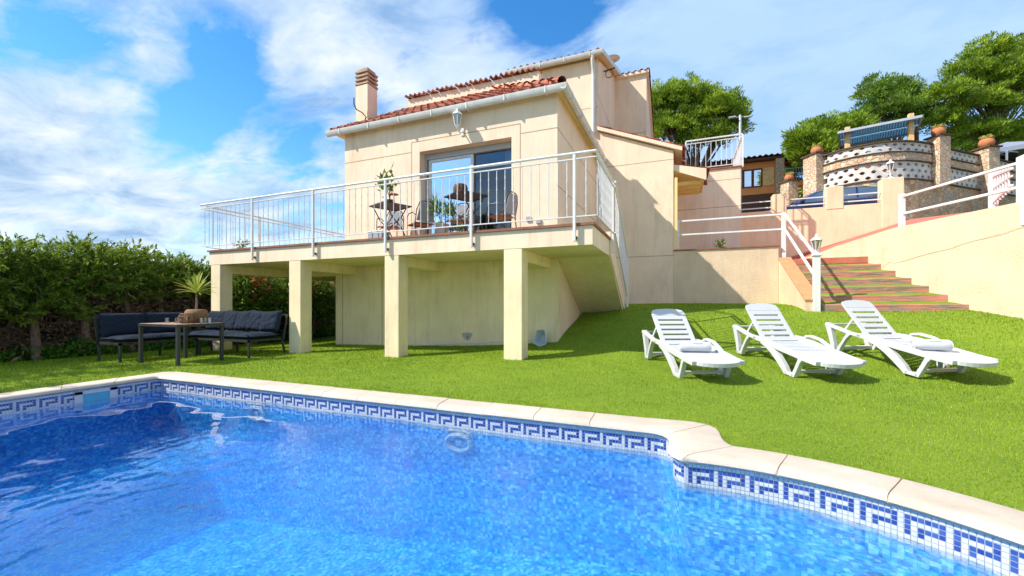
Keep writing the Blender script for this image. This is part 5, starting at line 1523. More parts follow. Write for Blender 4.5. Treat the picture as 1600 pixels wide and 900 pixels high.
TZ = -.335
tb = wthing('garden_table', (-8.15, 4.6, -1.02), 'low brown-topped garden table with black metal legs in front of the corner sofa', 'table')
tx0, tx1, ty0, ty1 = -8.70, -7.62, 4.24, 4.98
mb = MB()
for i in range(7):
    y = ty0 + (ty1 - ty0) * i / 7; mb.box(tx0 + .02, tx1 - .02, y + .004, y + (ty1 - ty0) / 7 - .004, TZ - .02, TZ)
mb.build('tabletop', 'table_wood', tb, bevel=.003, segs=1)
mb = MB(); mb.box(tx0, tx1, ty0 - .012, ty0 + .003, TZ - .045, TZ - .003); mb.box(tx0, tx1, ty1 - .003, ty1 + .012, TZ - .045, TZ - .003); mb.box(tx0 - .001, tx0 + .018, ty0 - .01, ty1 + .01, TZ - .046, TZ - .004); mb.box(tx1 - .018, tx1 + .001, ty0 - .01, ty1 + .01, TZ - .046, TZ - .004)
mb.build('apron', 'black_metal', tb)
for (x, y) in ((tx0 + .025, ty0 + .02), (tx1 - .025, ty0 + .02), (tx0 + .025, ty1 - .02), (tx1 - .025, ty1 - .02)):
    mb = MB(); mb.box(x - .024, x + .024, y - .024, y + .024, gz(x, y) - .01, TZ - .02); mb.build('leg', 'black_metal', tb)
# big wicker pot with a spiky plant, two wicker lanterns, glasses
def spiky(name, root, z, n, ln, wd, stem, mat='spike', droop=.5):
    mb = MB(); mb.tube([(0, 0, z), (.01, 0, z + stem * .5), (0, 0, z + stem)], [.020, .017, .014], 8); mb.build('stem', 'pale_trunk', root, smooth=True)
    V = []; Q = []; T = []
    for i in range(n):
        a = i * 2.399 + rng.normal(0, .1); up = R(8 + 78 * ((i + .5) / n) ** .8); L_ = ln * rng.uniform(.8, 1.1)
        dh = Vector((math.cos(a), math.sin(a), 0)); sd = Vector((-dh.y, dh.x, 0)); b = len(V); m = 6; tn = rng.random()
        p = Vector((0, 0, z + stem)); el = up
        for k in range(m + 1):
            w = wd * math.sin(PI * (.12 + .88 * (1 - k / m) * .9)) * (1 if k < m else .1)
            V += [tuple(p + sd * w), tuple(p + Vector((0, 0, -w * .5))), tuple(p - sd * w)]
            p = p + (dh * math.cos(el) + Vector((0, 0, 1)) * math.sin(el)) * (L_ / m); el -= droop * (1.1 - up / 1.6) / m * 1.6
        for k in range(m):
            Q += [(b + 3 * k, b + 3 * k + 1, b + 3 * k + 4, b + 3 * k + 3), (b + 3 * k + 1, b + 3 * k + 2, b + 3 * k + 5, b + 3 * k + 4)]; T += [tn, tn]
    return np_mesh(name, V, Q, mat, root, tint=T)
pp = at(277, 500, z=TZ, d=None) if False else None
def on_table(px, py): 
    p = at(px, py, z=TZ); return p
c = Vector((-8.05, 4.78, TZ))
yp = empty('potted_yucca', c, 'spiky yellow-green plant in a round wicker pot on the garden table', 'potted plant')
mb = MB(); mb.lathe([(.10, 0), (.145, .03), (.175, .10), (.178, .16), (.16, .215), (.13, .24), (.12, .235), (.13, .16)], (0, 0, 0), 32); mb.build('wicker_pot', 'wicker', yp, smooth=True)
spiky('leaves', yp, .20, 46, .40, .016, .33)
for (x, y, s, r_, lab) in ((-7.90, 4.52, 1.0, .098, 'small pale wicker lantern in front of the spiky plant on the garden table'), (-8.30, 4.80, .95, .110, 'small brown wicker lantern left of the spiky plant on the garden table')):
    t = empty('wicker_lantern', (x, y, TZ), lab, 'lantern', 'wicker lanterns on the garden table')
    mb = MB(); n = 26; H_ = .155 * s
    for i in range(n):
        a = 2 * PI * i / n; pr = [(.70, 0), (.95, .22), (1.0, .5), (.95, .78), (.70, 1.0)]
        mb.tube([(r_ * q * math.cos(a), r_ * q * math.sin(a), .012 + H_ * zz) for q, zz in pr], .0042, 4)
    for q, zz in ((.70, 0), (.97, .3), (.98, .7), (.70, 1.0)):
        mb.tube([(r_ * q * math.cos(2 * PI * i / 24), r_ * q * math.sin(2 * PI * i / 24), .012 + H_ * zz) for i in range(24)], .007, 5, closed=True)
    for i in range(4): a = i * PI / 2 + .4; mb.bar((r_ * .6 * math.cos(a), r_ * .6 * math.sin(a), 0), (r_ * .6 * math.cos(a), r_ * .6 * math.sin(a), .02), .012)
    mb.build('wicker_cage', 'wicker', t)
    mb = MB(); mb.lathe([(r_ * .5, .014), (r_ * .5, H_ * .8), (r_ * .46, H_ * .8), (r_ * .46, .02)], (0, 0, 0), 20); mb.build('candle_glass', 'drink_glass', t, smooth=True)
gl_pos = [((-8.42, 4.52), 'drinking glass nearest the left end of the garden table'), ((-8.36, 4.64), 'drinking glass behind the leftmost one on the garden table'), ((-8.20, 4.62), 'drinking glass between the two wicker lanterns'),
          ((-8.12, 4.54), 'drinking glass just left of the pale wicker lantern'), ((-7.84, 4.80), 'drinking glass just right of the wicker pot'), ((-7.78, 4.70), 'drinking glass second from the right end of the table'), ((-7.72, 4.80), 'drinking glass nearest the right end of the garden table')]
for k, ((x, y), lab) in enumerate(gl_pos):
    if k == 0:
        mb = MB(); mb.lathe([(.030, .0), (.033, .002), (.038, .088), (.0365, .088), (.0315, .010), (.02, .008)], (0, 0, 0), 20)
        g0_ = mb.build('drinking_glass', 'drink_glass', smooth=True); g = g0_
    else: g = g0_.copy(); COL.objects.link(g)
    g.location = (x, y, TZ + .001); tag(g, lab, 'glass', 'drinking glasses on the garden table')

# pool net and pole at the foot of the lower wall
nt2 = wthing('pool_net', (-2.6, 7.55, -.8), 'blue and white pool leaf net on a long white pole along the lower wall', 'pool net')
c = at(843, 527, Y=7.55)
mb = MB(); fr = [(-.12, -.12), (-.05, .13), (.09, .15), (.13, .05), (.12, -.13), (.0, -.17)]
loop = [c + Vector((x, .04 * x, z)) for x, z in fr]
mb.tube(loop, .012, 6, closed=True); mb.tube([c + Vector((-.12, 0, -.05)), c + Vector((-.26, -.01, -.06))], .012, 6); mb.build('hoop', 'net', nt2, smooth=True)
mb = MB(); k = 6
ring2 = [c + Vector((x * .5 + .02, .16, z * .5 - .03)) for x, z in fr]
mb.v = [tuple(p) for p in loop] + [tuple(p) for p in ring2]; mb.f = [(i, (i + 1) % k, k + (i + 1) % k, k + i) for i in range(k)] + [tuple(range(k, 2 * k))]; mb.m = [0] * (k + 1)
mb.build('net_bag', 'net', nt2)
mb = MB(); e = at(644, 541, Y=7.62); mb.tube([c + Vector((-.24, 0, -.06)), Vector((e.x, 7.66, gz(e.x, 7.62) + .03))], .014, 8); mb.build('pole', 'white_metal', nt2, smooth=True)

# ------------------------------------------------------------------ balcony furniture
def bistro_table(loc, rz, lab):
    t = empty('folding_table', loc, lab, 'table', 'slatted folding tables on the raised terrace'); t.rotation_euler = (0, 0, rz)
    H = .72; mb = MB(); w = .30
    mb.box(-w, w, -w, -w + .02, H - .02, H + .002); mb.box(-w, w, w - .02, w, H - .02, H + .002); mb.box(-w, -w + .02, -w + .02, w - .02, H - .02, H + .002); mb.box(w - .02, w, -w + .02, w - .02, H - .02, H + .002)
    for i in range(7): y = -w + .035 + i * .078; mb.box(-w + .02, w - .02, y, y + .058, H - .012, H)
    mb.build('tabletop', 'brown_metal', t)
    for s in (-1, 1):
        mb = MB(); mb.tube([(-.24, s * .24, H - .02), (-.10, s * .24, .46), (.10, s * .24, .28), (.25, s * .24, 0)], .011, 6); mb.build('leg', 'brown_metal', t, smooth=True)
        mb = MB(); mb.tube([(.24, s * .215, H - .02), (.10, s * .215, .46), (-.10, s * .215, .28), (-.25, s * .215, 0)], .011, 6); mb.build('leg', 'brown_metal', t, smooth=True)
    mb = MB(); mb.tube([(.0, -.24, .37), (0, .24, .37)], .009, 6); mb.build('cross_bar', 'brown_metal', t)
    return t
T1 = at(610, 322, z=FL + .725); T2 = at(729, 306, z=FL + .725)
b1 = bistro_table((T1.x, T1.y, FL + .005), R(68), 'slatted brown folding table left of the sliding door, a potted plant on it')
b2 = copy_tree(b1, (T2.x, T2.y, FL + .005), R(60), 'slatted brown folding table in front of the sliding door, a ribbed brown vase on it')
def bistro_chair():
    t = empty('garden_chair', (0, 0, 0), 'x', 'chair', 'metal armchairs with wooden seats on the raised terrace')
    mb = MB()
    for i in range(6): x = -.21 + i * .072; mb.box(x, x + .062, -.22, .22, .43, .45)
    mb.build('seat', 'teak', t, bevel=.004, segs=1)
    for s in (-1, 1):
        mb = MB(); mb.tube([(.22, s * .25, 0), (.20, s * .25, .44), (.17, s * .26, .60), (.08, s * .265, .66), (-.10, s * .26, .66), (-.22, s * .24, .60)], .011, 6); mb.build('arm', 'pipe' if False else 'brown_metal', t, smooth=True)
        mb = MB(); mb.tube([(-.27, s * .24, 0), (-.20, s * .24, .44), (-.26, s * .23, .70), (-.29, s * .17, .86)], .012, 6); mb.build('leg', 'brown_metal', t, smooth=True)
    mb = MB(); mb.tube([(-.29, -.17, .86), (-.30, -.08, .89), (-.30, .08, .89), (-.29, .17, .86)], .012, 6); mb.build('top_bar', 'brown_metal', t, smooth=True)
    for x, z in ((-.21, .44), (.2, .42)):
        mb = MB(); mb.tube([(x, -.25, z), (x, .25, z)], .01, 6); mb.build('seat_bar', 'brown_metal', t, smooth=True)
    mb = MB(); mb.hexa([(-.215, -.22, .48), (-.215, .22, .48), (-.223, .22, .48), (-.223, -.22, .48)], [(-.298, -.15, .86), (-.298, .15, .86), (-.306, .15, .86), (-.306, -.15, .86)])
    mb.build('back_panel', 'grey_mesh', t)
    return t
bc = bistro_chair()
def cpos(px, py): p = at(px, py, z=FL + .45); return (p.x, min(p.y, 7.42), FL + .005)
bc.location = cpos(610, 354); bc.rotation_euler = (0, 0, R(-75)); bc.scale = (.9, .9, .95); bc['label'] = 'metal armchair behind the left folding table on the terrace'
copy_tree(bc, cpos(658, 349), R(150), 'metal armchair between the two folding tables, facing left')
copy_tree(bc, cpos(718, 344), R(-80), 'metal armchair behind the right folding table, in front of the glass')
copy_tree(bc, cpos(783, 337), R(172), 'metal armchair right of the right folding table, facing left')

# ribbed vase, potted plants, planter
c = (T2.x - .18, T2.y + .10, FL + .73)
v = MB(); v.lathe([(.075, 0), (.115, .04), (.13, .10), (.13, .18), (.11, .235), (.075, .25), (.06, .245), (.08, .20)], (0, 0, 0), 48, wob=(.05, 14)); o = v.build('ribbed_vase', 'dark_wood', smooth=True)
o.location = c; tag(o, 'ribbed brown vase on the right folding table', 'vase')
def leafy(name, loc, lab, cat, potprof, potmat, spr, h, n, ln, wd, mat, base=0):
    t = empty(name, loc, lab, cat)
    mb = MB(); mb.lathe(potprof, (0, 0, 0), 24); mb.build('pot', potmat, t, smooth=True)
    z0 = max(p[1] for p in potprof)
    mb = MB()
    st_ = []
    for i in range(5):
        a = rng.random() * 2 * PI; e = Vector((math.cos(a) * spr * .5, math.sin(a) * spr * .5, z0 + h * rng.uniform(.5, .85))); mb.tube([(0, 0, z0 - .03), (e.x * .4, e.y * .4, (z0 + e.z) / 2), e], .005, 5); st_.append(e)
    mb.build('stem', 'trunk', t)
    k = rng.integers(0, 5, n); c = np.array([tuple(s) for s in st_])[k] + rng.normal(0, 1, (n, 3)) * np.array([spr * .32, spr * .32, h * .2]); d = c - np.array([0, 0, z0]); d = d + rng.normal(0, .15, (n, 3)) + np.array([0, 0, -.05])
    leafset('leaves', c, d, ln, wd, mat, t); return t
leafy('potted_plant', (T1.x - .02, T1.y + .02, FL + .73), 'leafy green plant in a dark pot on the left folding table', 'potted plant', [(.05, 0), (.075, .02), (.085, .12), (.075, .12), (.06, .05)], 'black_metal', .20, .42, 150, .11, .026, 'bush')
mb = MB(); 
for dx, dz, r_ in ((.08, .21, .085), (.14, .20, .05)): mb.lathe([(r_ * .2, -.012), (r_, -.006), (r_, .006), (r_ * .2, .012)], (dx, -.05, dz), 20)
mb.lathe([(.04, 0), (.045, .01), (.008, .02), (.008, .20), (.006, .21)], (.09, -.05, 0), 12)
o = mb.build('wooden_ornament', 'teak', smooth=True); o.location = (T1.x + .02, T1.y + .02, FL + .73); tag(o, 'round wooden ornament on a stand beside the plant on the left folding table', 'ornament')
c = at(690, 352, Y=7.42)
t = leafy('tall_planter', (c.x, 7.42, FL + .005), 'arching green plant in a tall pale tapered planter beside the sliding door', 'potted plant', [(.09, 0), (.10, .02), (.15, .40), (.155, .42), (.135, .42), (.11, .2)], 'leaf_pot', .26, .36, 150, .20, .014, 'bush')
c = at(345, 389, Y=7.0)
leafy('small_potted_plant', (-9.6, 6.7, FL + .005), 'small terracotta pot of green leaves at the far left end of the terrace floor', 'potted plant', [(.08, 0), (.11, .10), (.10, .10), (.08, .03)], 'terracotta', .16, .14, 120, .06, .016, 'bush')
c = at(592, 366, z=FL + .2)
mb = MB(); mb.box(-.17, .17, -.12, .12, 0, .16); mb.use(1); mb.box(-.18, .18, -.13, .13, .16, .185)
o = mb.build('storage_box', ['grey_box', 'alu'], bevel=.008); o.location = (T1.x - .12, 6.55, FL + .005); tag(o, 'low grey plastic box on the terrace floor under the left folding table', 'box')
# the sprig growing on the landing wall
# ------------------------------------------------------------------ trees and shrubs
def lobe_points(lobes, n, shell=(.72, 1.0), lower=-.35):
    """Clump centres scattered in the outer shell of several ellipsoids."""
    vol = np.array([l[1][0] * l[1][1] + l[1][0] * l[1][2] for l in lobes]); pr = vol / vol.sum()
    k = rng.choice(len(lobes), n, p=pr)
    C = np.array([tuple(l[0]) for l in lobes])[k]; Rr = np.array([l[1] for l in lobes])[k]
    d = rng.normal(0, 1, (n, 3)); d /= np.linalg.norm(d, axis=1)[:, None]
    low = d[:, 2] < lower; d[low, 2] *= -.4
    r = rng.uniform(shell[0], shell[1], n)[:, None] + .06 * np.sin(d[:, :1] * 9 + k[:, None]) + .06 * np.sin(d[:, 1:2] * 11)
    return C + d * Rr * r, d
def needle_crown(name, parent, lobes, n_cl, per, cl_r, ln, wd, mat, shell=(.70, 1.0), flat=.6, upb=.7, tvar=.22):
    c, d = lobe_points(lobes, n_cl, shell)
    ct = rng.normal(.5, tvar, n_cl)
    o = rng.normal(0, 1, (n_cl, per, 3)); o /= np.linalg.norm(o, axis=2)[..., None]
    o[..., 2] = o[..., 2] * flat
    pos = c[:, None, :] + o * cl_r * rng.random((n_cl, per, 1)) ** .5
    dr = o * .8 + d[:, None, :] * .5 + np.array([0, 0, upb]) + rng.normal(0, .25, (n_cl, per, 3))
    t = np.clip(ct[:, None] + rng.normal(0, .15, (n_cl, per)), 0, 1)
    return leafset(name, pos.reshape(-1, 3), dr.reshape(-1, 3), ln, wd, mat, parent, tint=t.ravel()), c
def trunk_limbs(parent, base, lobes, r0, mat='trunk', n_limb=3, targets=None, name='trunk'):
    mb = MB(); base = Vector(base)
    ctr = sum((Vector(l[0]) for l in lobes), Vector()) / len(lobes)
    fork = base.lerp(ctr, .55) + Vector((random.uniform(-.2, .2), random.uniform(-.2, .2), 0))
    mb.tube([base - Vector((0, 0, .3)), base.lerp(fork, .35) + Vector((.12, .05, 0)), base.lerp(fork, .7) + Vector((-.05, -.08, 0)), fork], [r0, r0 * .8, r0 * .7, r0 * .6], 10)
    for l in lobes:
        c = Vector(l[0])
        for i in range(n_limb):
            e = c + Vector((random.uniform(-.6, .6) * l[1][0], random.uniform(-.6, .6) * l[1][1], random.uniform(-.1, .5) * l[1][2]))
            m = fork.lerp(e, .5) + Vector((0, 0, -.12 * l[1][2]))
            mb.tube([fork, m, e], [r0 * .42, r0 * .25, r0 * .07], 6)
            for q in range(3):
                s = m.lerp(e, random.random()); f = s + Vector((random.uniform(-.4, .4) * l[1][0], random.uniform(-.4, .4) * l[1][1], random.uniform(0, .45) * l[1][2]))
                mb.tube([s, f], [r0 * .1, r0 * .03], 5)
    return mb.build(name, mat, parent, smooth=True)
def zsurf(y, x): return 2.4 + max(0, min(9.5, (y - 24) * .22 + max(0, min(40, x - 6)) * .16))
def pine(lab, lob_px, d, n_cl, mat, group=None, cl_r=.36, per=34, ln=.30, wd=.030, cat='tree', name='pine_tree', base=None, shell=(.48, 1.06)):
    lobes = []
    for (px, py, rx, ry, dd) in lob_px:
        c = at(px, py, d=d + dd); k = (d + dd) / 650; lobes.append((c, (rx * k, rx * k * .9, ry * k)))
    ctr = sum((l[0] for l in lobes), Vector()) / len(lobes)
    b = base or Vector((ctr.x, ctr.y, zsurf(ctr.y, ctr.x)))
    t = wthing(name, b, lab, cat, group)
    needle_crown('crown', t, lobes, int(n_cl * .8), per, cl_r, ln, wd, mat, shell=shell)
    trunk_limbs(t, b, lobes, .22)
    return t
G = 'trees on the slope behind the houses'
pine('rounded stone pine with a dense bright green crown just right of the villa roof',
     [(1040, 160, 34, 34, 0), (1075, 165, 42, 36, .5), (1052, 205, 42, 38, .2), (1118, 178, 42, 40, -.3), (1100, 220, 40, 30, 0), (1140, 200, 26, 30, .3), (1150, 165, 14, 14, 0), (1030, 195, 26, 30, 1)], 24, 1500, 'pine', G, cl_r=.29, per=60, ln=.15, wd=.026)
pine('round bushy pine between the orange house and the curved stone terrace',
     [(1254, 222, 24, 24, 0), (1285, 212, 34, 26, .5), (1320, 208, 36, 24, 1), (1278, 238, 34, 24, 0), (1335, 228, 30, 20, 1), (1250, 240, 14, 12, 0)], 21.5, 1200, 'pine', G, cl_r=.30, per=56, ln=.16, wd=.028)
pine('darker ragged pine behind the shade roof', [(1368, 150, 26, 30, 0), (1400, 150, 30, 26, 1), (1350, 178, 16, 20, 0), (1430, 165, 30, 26, 2), (1390, 180, 46, 26, 0), (1435, 195, 40, 24, 0)], 32, 900, 'pine_dark', G, cl_r=.36, per=50, ln=.20, wd=.034)
pine('tall bright pine filling the upper right corner of the photo',
     [(1545, 85, 36, 26, 0), (1590, 95, 34, 30, 1), (1505, 115, 30, 26, 0), (1560, 130, 50, 34, 0), (1485, 150, 34, 26, -1), (1530, 170, 46, 28, 0), (1595, 165, 36, 34, 1), (1470, 190, 30, 26, 0), (1515, 210, 40, 24, 0), (1575, 215, 36, 24, 0), (1625, 130, 40, 50, 1), (1640, 200, 40, 40, 1)], 31, 2100, 'pine', G, cl_r=.34, per=54, ln=.20, wd=.034, shell=(.5, 1.05))
pine('dark low pine behind the parasol at the right edge', [(1590, 225, 40, 26, 0), (1545, 232, 30, 20, 0), (1640, 215, 40, 30, 0), (1500, 232, 30, 18, 1)], 36, 600, 'pine_dark', G, cl_r=.5, per=44, ln=.22, wd=.036)

# the row of cypresses along the left boundary: bare below, green above
HX = -11.75
def hedge_tree(k, x, y, h, w, lab, bare=.40, extra=None):
    z0 = gz(min(max(x, -11.9), 5), min(y, 12)) if y < 12 else -1.1
    t = wthing('cypress_tree', (x, y, z0), lab, 'tree', 'cypresses in the row along the left edge of the garden')
    lob = []
    for i in range(9):
        zz = z0 + h * (bare + (1 - bare) * (i + .5) / 9) + random.uniform(-.05, .05); ww = w * (.95 - .35 * abs(i / 9 - .35) - (.25 if i == 8 else 0)) * random.choice((.75, 1, 1.15))
        lob.append(((x + random.uniform(-.22, .22), y + random.uniform(-.25, .25), zz), (ww * random.uniform(.7, 1.1), ww * random.uniform(.7, 1.1), h * .11)))
    n_cl, per = 620, 26
    c, d = lobe_points(lob, n_cl, (.5, 1.1), -.6)
    ct = rng.normal(.45, .18, n_cl)
    # each clump is a flat feathery spray that points outwards and slightly up
    ax = d * np.array([1, 1, .5]) + np.array([0, 0, .25]) + rng.normal(0, .3, (n_cl, 3)); ax /= np.linalg.norm(ax, axis=1)[:, None]
    sd = np.cross(ax, rng.normal(0, 1, (n_cl, 3))); sd /= np.linalg.norm(sd, axis=1)[:, None]
    u = rng.random((n_cl, per, 1)); s = rng.choice([-1, 1], (n_cl, per, 1)); L0 = rng.uniform(.20, .42, (n_cl, 1, 1))
    pos = c[:, None] + ax[:, None] * (u - .3) * L0
    dr = ax[:, None] * .9 + sd[:, None] * s * .8 + rng.normal(0, .15, (n_cl, per, 3))
    leafset('crown', pos.reshape(-1, 3), dr.reshape(-1, 3), .085, .013, 'cypress', t, tint=np.clip(ct[:, None] + rng.normal(0, .15, (n_cl, per)), 0, 1).ravel())
    mb = MB(); lean = random.uniform(-.12, .12)
    mb.tube([(x + .32, y, z0 - .2), (x + .2 + lean * .4, y + lean * .3, z0 + h * .3), (x + lean, y - lean * .4, z0 + h * .6), (x + lean * 1.1, y, z0 + h * .9)], [.085, .065, .045, .02], 9)
    mb.build('trunk', 'pale_trunk', t, smooth=True)
    # dead inner branches, bent and forked
    mb = MB()
    for i in range(30):
        zz = z0 + h * random.uniform(.12, .72); a = random.uniform(0, 2 * PI); L_ = random.uniform(.35, .95); p = Vector((x + lean * .5, y, zz)); pts = [p]; dh = Vector((math.cos(a), math.sin(a), random.uniform(-.1, .45)))
        for q in range(4):
            dh = (dh + Vector((random.uniform(-.35, .35), random.uniform(-.35, .35), random.uniform(-.25, .3)))).normalized(); p = p + dh * L_ / 4; pts.append(p)
        mb.tube(pts, [.013, .010, .008, .005, .003], 4, caps=False)
        for q in range(4):
            s_ = pts[random.randint(1, 4)]; e = s_ + Vector((random.uniform(-.22, .22), random.uniform(-.22, .22), random.uniform(-.12, .25)))
            mb.tube([s_, s_.lerp(e, .5) + Vector((0, 0, .02)), e], [.005, .004, .002], 3, caps=False)
    mb.build('dead_branches', 'twig', t)
    n = 1500; cc = np.c_[x + rng.normal(0, .42 * w / .8, n), y + rng.normal(0, .42, n), z0 + h * rng.uniform(.10, .75, n)]
    leafset('dead_needles', cc, rng.normal(0, 1, (n, 3)), .10, .006, 'twig', t)
hy = [2.5, 3.25, 4.0, 4.75, 5.6, 6.4, 7.2, 8.1, 9.0, 10.0, 11.0, 12.2]
hd = ['at the left edge of the photo', 'second from the left edge of the photo', 'third from the left edge, dark green to low down', 'left of the corner sofa, with a pale bare trunk', 'behind the left end of the corner sofa',
      'behind the middle of the corner sofa', 'behind the wicker pot on the garden table', 'left of the first terrace pillar', 'behind the first terrace pillar', 'seen between the first two terrace pillars', 'behind the second terrace pillar', 'seen between the second and third terrace pillars']
for k, (y, hh) in enumerate(zip(hy, (2.15, 2.15, 2.2, 2.35, 2.3, 2.3, 2.1, 2.1, 2.1, 2.2, 2.2, 2.2))):
    hedge_tree(k, HX - .05 * k + random.uniform(-.25, .25), y, hh, .78, 'tall cypress of the hedge row ' + hd[k], bare=(.36, .42, .36, .52, .56, .58, .60, .55, .45, .4, .4, .4)[k])
# a second, thin row behind closes most of the gaps
for k, y in enumerate((2.9, 4.4, 5.9, 7.5, 9.3, 11.4)):
    x = HX - 1.1
    t = wthing('boundary_shrub', (x, y, -1.2), 'x', 'shrub', 'dull shrubs beyond the cypress row')
    t['label'] = 'dull brown-green shrub beyond the cypress row ' + ('at the left edge of the photo', 'left of the sofa', 'behind the left arm of the sofa', 'behind the garden table', 'behind the first terrace pillar', 'between the terrace pillars')[k]
    n = 15000; c = np.c_[x + rng.normal(0, .4, n), y + rng.uniform(-1, 1, n), -1.2 + 2.1 * rng.random(n) ** .9]
    mi = (rng.random(n) < .85).astype(int)
    leafset('foliage', c, rng.normal(0, 1, (n, 3)), .14, .022, None, t, mats=['ivy', 'twig'], midx=mi)
# trees out of frame on the left that shade the pool corner and the sofa
for k, (x, y, h, w, lab) in enumerate(((-10.8, .0, 3.9, 1.3, 'tall broad cypress beyond the left edge of the photo'), (-10.9, -2.2, 4.6, 1.4, 'tallest cypress well outside the left edge of the photo'), (-10.9, 1.9, 3.3, 1.0, 'medium cypress just outside the left edge of the photo'))):
    hedge_tree(20 + k, x, y, h, w, lab, bare=.15)

def shrub(lab, lobes, n, mat, red=.0, ln=.11, wd=.028, base=None, name='leafy_shrub', stems=5):
    b = Vector(base); t = wthing(name, b, lab, 'shrub')
    c, d = lobe_points(lobes, n, (.35, 1.05), -.9)
    dr = d + rng.normal(0, .6, (n, 3)) + np.array([0, 0, .15])
    top = (c[:, 2] - c[:, 2].min()) / (np.ptp(c[:, 2]) + 1e-6)
    mi = ((rng.random(n) < red * np.clip(top * 2.2 - .7, 0, 1)) & (np.sin(c[:, 0] * 6) + np.sin(c[:, 1] * 5) > -.2)).astype(int)
    leafset('leaves', c, dr, ln, wd, None, t, mats=[mat, 'redleaf'], midx=mi)
    mb = MB()
    for i in range(stems):
        l = random.choice(lobes); e = Vector(l[0]) + Vector((random.uniform(-.5, .5) * l[1][0], random.uniform(-.5, .5) * l[1][1], 0)); s_ = b + Vector((random.uniform(-.15, .15), random.uniform(-.15, .15), -.1))
        m = s_.lerp(e, .5) + Vector((random.uniform(-.15, .15), random.uniform(-.15, .15), .1)); mb.tube([s_, m, e], [.04, .028, .010], 7)
        for q in range(3): f = m.lerp(e, random.random()); mb.tube([f, f + Vector((random.uniform(-.4, .4), random.uniform(-.4, .4), random.uniform(.1, .5)))], [.014, .004], 5)
    mb.build('stems', 'pale_trunk', t, smooth=True)
shrub('shrub with red young leaves left of the first terrace pillar', [((-10.9, 7.7, .35), (.55, .6, .75)), ((-11.0, 7.9, -.1), (.6, .7, .6))], 7500, 'bush', .75, base=(-10.9, 7.8, -1.1))
shrub('broad leafy shrub with a forked stem seen between the first two terrace pillars', [((-10.6, 9.5, .25), (.7, .8, .8)), ((-10.3, 8.6, .35), (.55, .6, .65)), ((-10.9, 10.2, .1), (.7, .8, .8))], 9500, 'bush', .15, base=(-10.5, 9.3, -1.1), stems=9)
shrub('leafy shrub with thin stems seen between the second and third terrace pillars', [((-9.9, 11.6, .2), (.7, .8, .8)), ((-10.4, 12.4, .3), (.9, .8, .9)), ((-9.4, 12.6, .2), (.7, .7, .8))], 9500, 'bush', .12, base=(-9.9, 12.0, -1.1), stems=8)
# plants at the foot of the hedge
n = 26000
y = rng.uniform(1.2, 12.5, n); x = -11.35 - .9 * rng.random(n) ** .8 + .18 * np.sin(y * 3.1) + .12 * np.sin(y * 7.7); z = -1.13 + .26 * rng.random(n) ** 1.3 * (1 + .6 * np.sin(y * 2.3) * np.sin(y * 5.1))
o = leafset('ground_cover', np.c_[x, y, z], rng.normal(0, 1, (n, 3)) + np.array([.3, 0, .8]), .085, .026, 'ivy', None); kind(o, 'stuff', 'low dark green ground cover along the foot of the hedge', 'ground cover')
mb = MB(); mb.prism([(-14, -3, -1.16), (-11.45, -3, -1.06), (-11.45, 13.5, -1.13), (-14, 13.5, -1.16)], (0, 0, .006)); kind(mb.build('soil', 'dirt'), 'structure')
# weeds on the landing wall
for (x, y, s, lab) in ((.95, 12.22, .24, 'small dark weed growing behind the landing railing'),):
    t = wthing('weed', (x, y, 1.45), lab, 'plant'); n = 90; a = rng.random(n) * 2 * PI; u = rng.random(n)
    leafset('leaves', np.c_[x + np.cos(a) * u * s * .5, y + np.sin(a) * u * s * .3, 1.45 + u * s * 1.2 * rng.random(n)], rng.normal(0, 1, (n, 3)) + np.array([0, 0, 1.]), .11, .018, 'bush', t)
n = 300; t = wthing('flowering_shrub', (4.3, 24, 4), 'low yellow-green shrub behind the street wall beside the short stone pier', 'shrub')
c = np.array(tuple(at(1254, 308, d=20))); leafset('leaves', c + rng.normal(0, 1, (n, 3)) * .25, rng.normal(0, 1, (n, 3)), .16, .05, 'spike', t)
# ------------------------------------------------------------------ sky and sun
w = bpy.data.worlds.new('World'); S.world = w; w.use_nodes = True
nt = w.node_tree; nt.nodes.clear()
out = nt.nodes.new('ShaderNodeOutputWorld'); bg = nt.nodes.new('ShaderNodeBackground'); L(nt, bg.outputs[0], out.inputs[0])
sun_vec = Vector((-1, -.66, 1.17)).normalized()
elev = math.asin(sun_vec.z); az = math.atan2(sun_vec.x, sun_vec.y)
sky = nt.nodes.new('ShaderNodeTexSky'); sky.sky_type = 'NISHITA'; sky.sun_disc = False; sky.sun_elevation = elev; sky.sun_rotation = az
sky.air_density = 1.0; sky.dust_density = .2; sky.ozone_density = 3.0
STR = .15
bg.inputs[1].default_value = STR
tc = nt.nodes.new('ShaderNodeTexCoord')
sp = nt.nodes.new('ShaderNodeSeparateXYZ'); L(nt, tc.outputs['Generated'], sp.inputs[0])
# clouds lie on a high sheet: divide the direction by its height
zz = math_node(nt, 'ADD', math_node(nt, 'MAXIMUM', sp.outputs[2], 0.0), .22)
cb = nt.nodes.new('ShaderNodeCombineXYZ')
L(nt, math_node(nt, 'DIVIDE', sp.outputs[0], zz), cb.inputs[0]); L(nt, math_node(nt, 'DIVIDE', sp.outputs[1], zz), cb.inputs[1])
mp = nt.nodes.new('ShaderNodeMapping'); L(nt, cb.outputs[0], mp.inputs[0]); mp.inputs['Rotation'].default_value = (0, 0, R(-38)); mp.inputs['Scale'].default_value = (1.0, 1.5, 1); mp.inputs['Location'].default_value = (3.1, 1.7, 0)
n1 = noise(nt, mp.outputs[0], 1.9, 9, .60, .5)
n2 = noise(nt, mp.outputs[0], .7, 4, .5, .3)
n3 = noise(nt, mp.outputs[0], 6, 8, .62, .6)
f = math_node(nt, 'ADD', math_node(nt, 'MULTIPLY', n1, .75), math_node(nt, 'MULTIPLY', n2, .35))
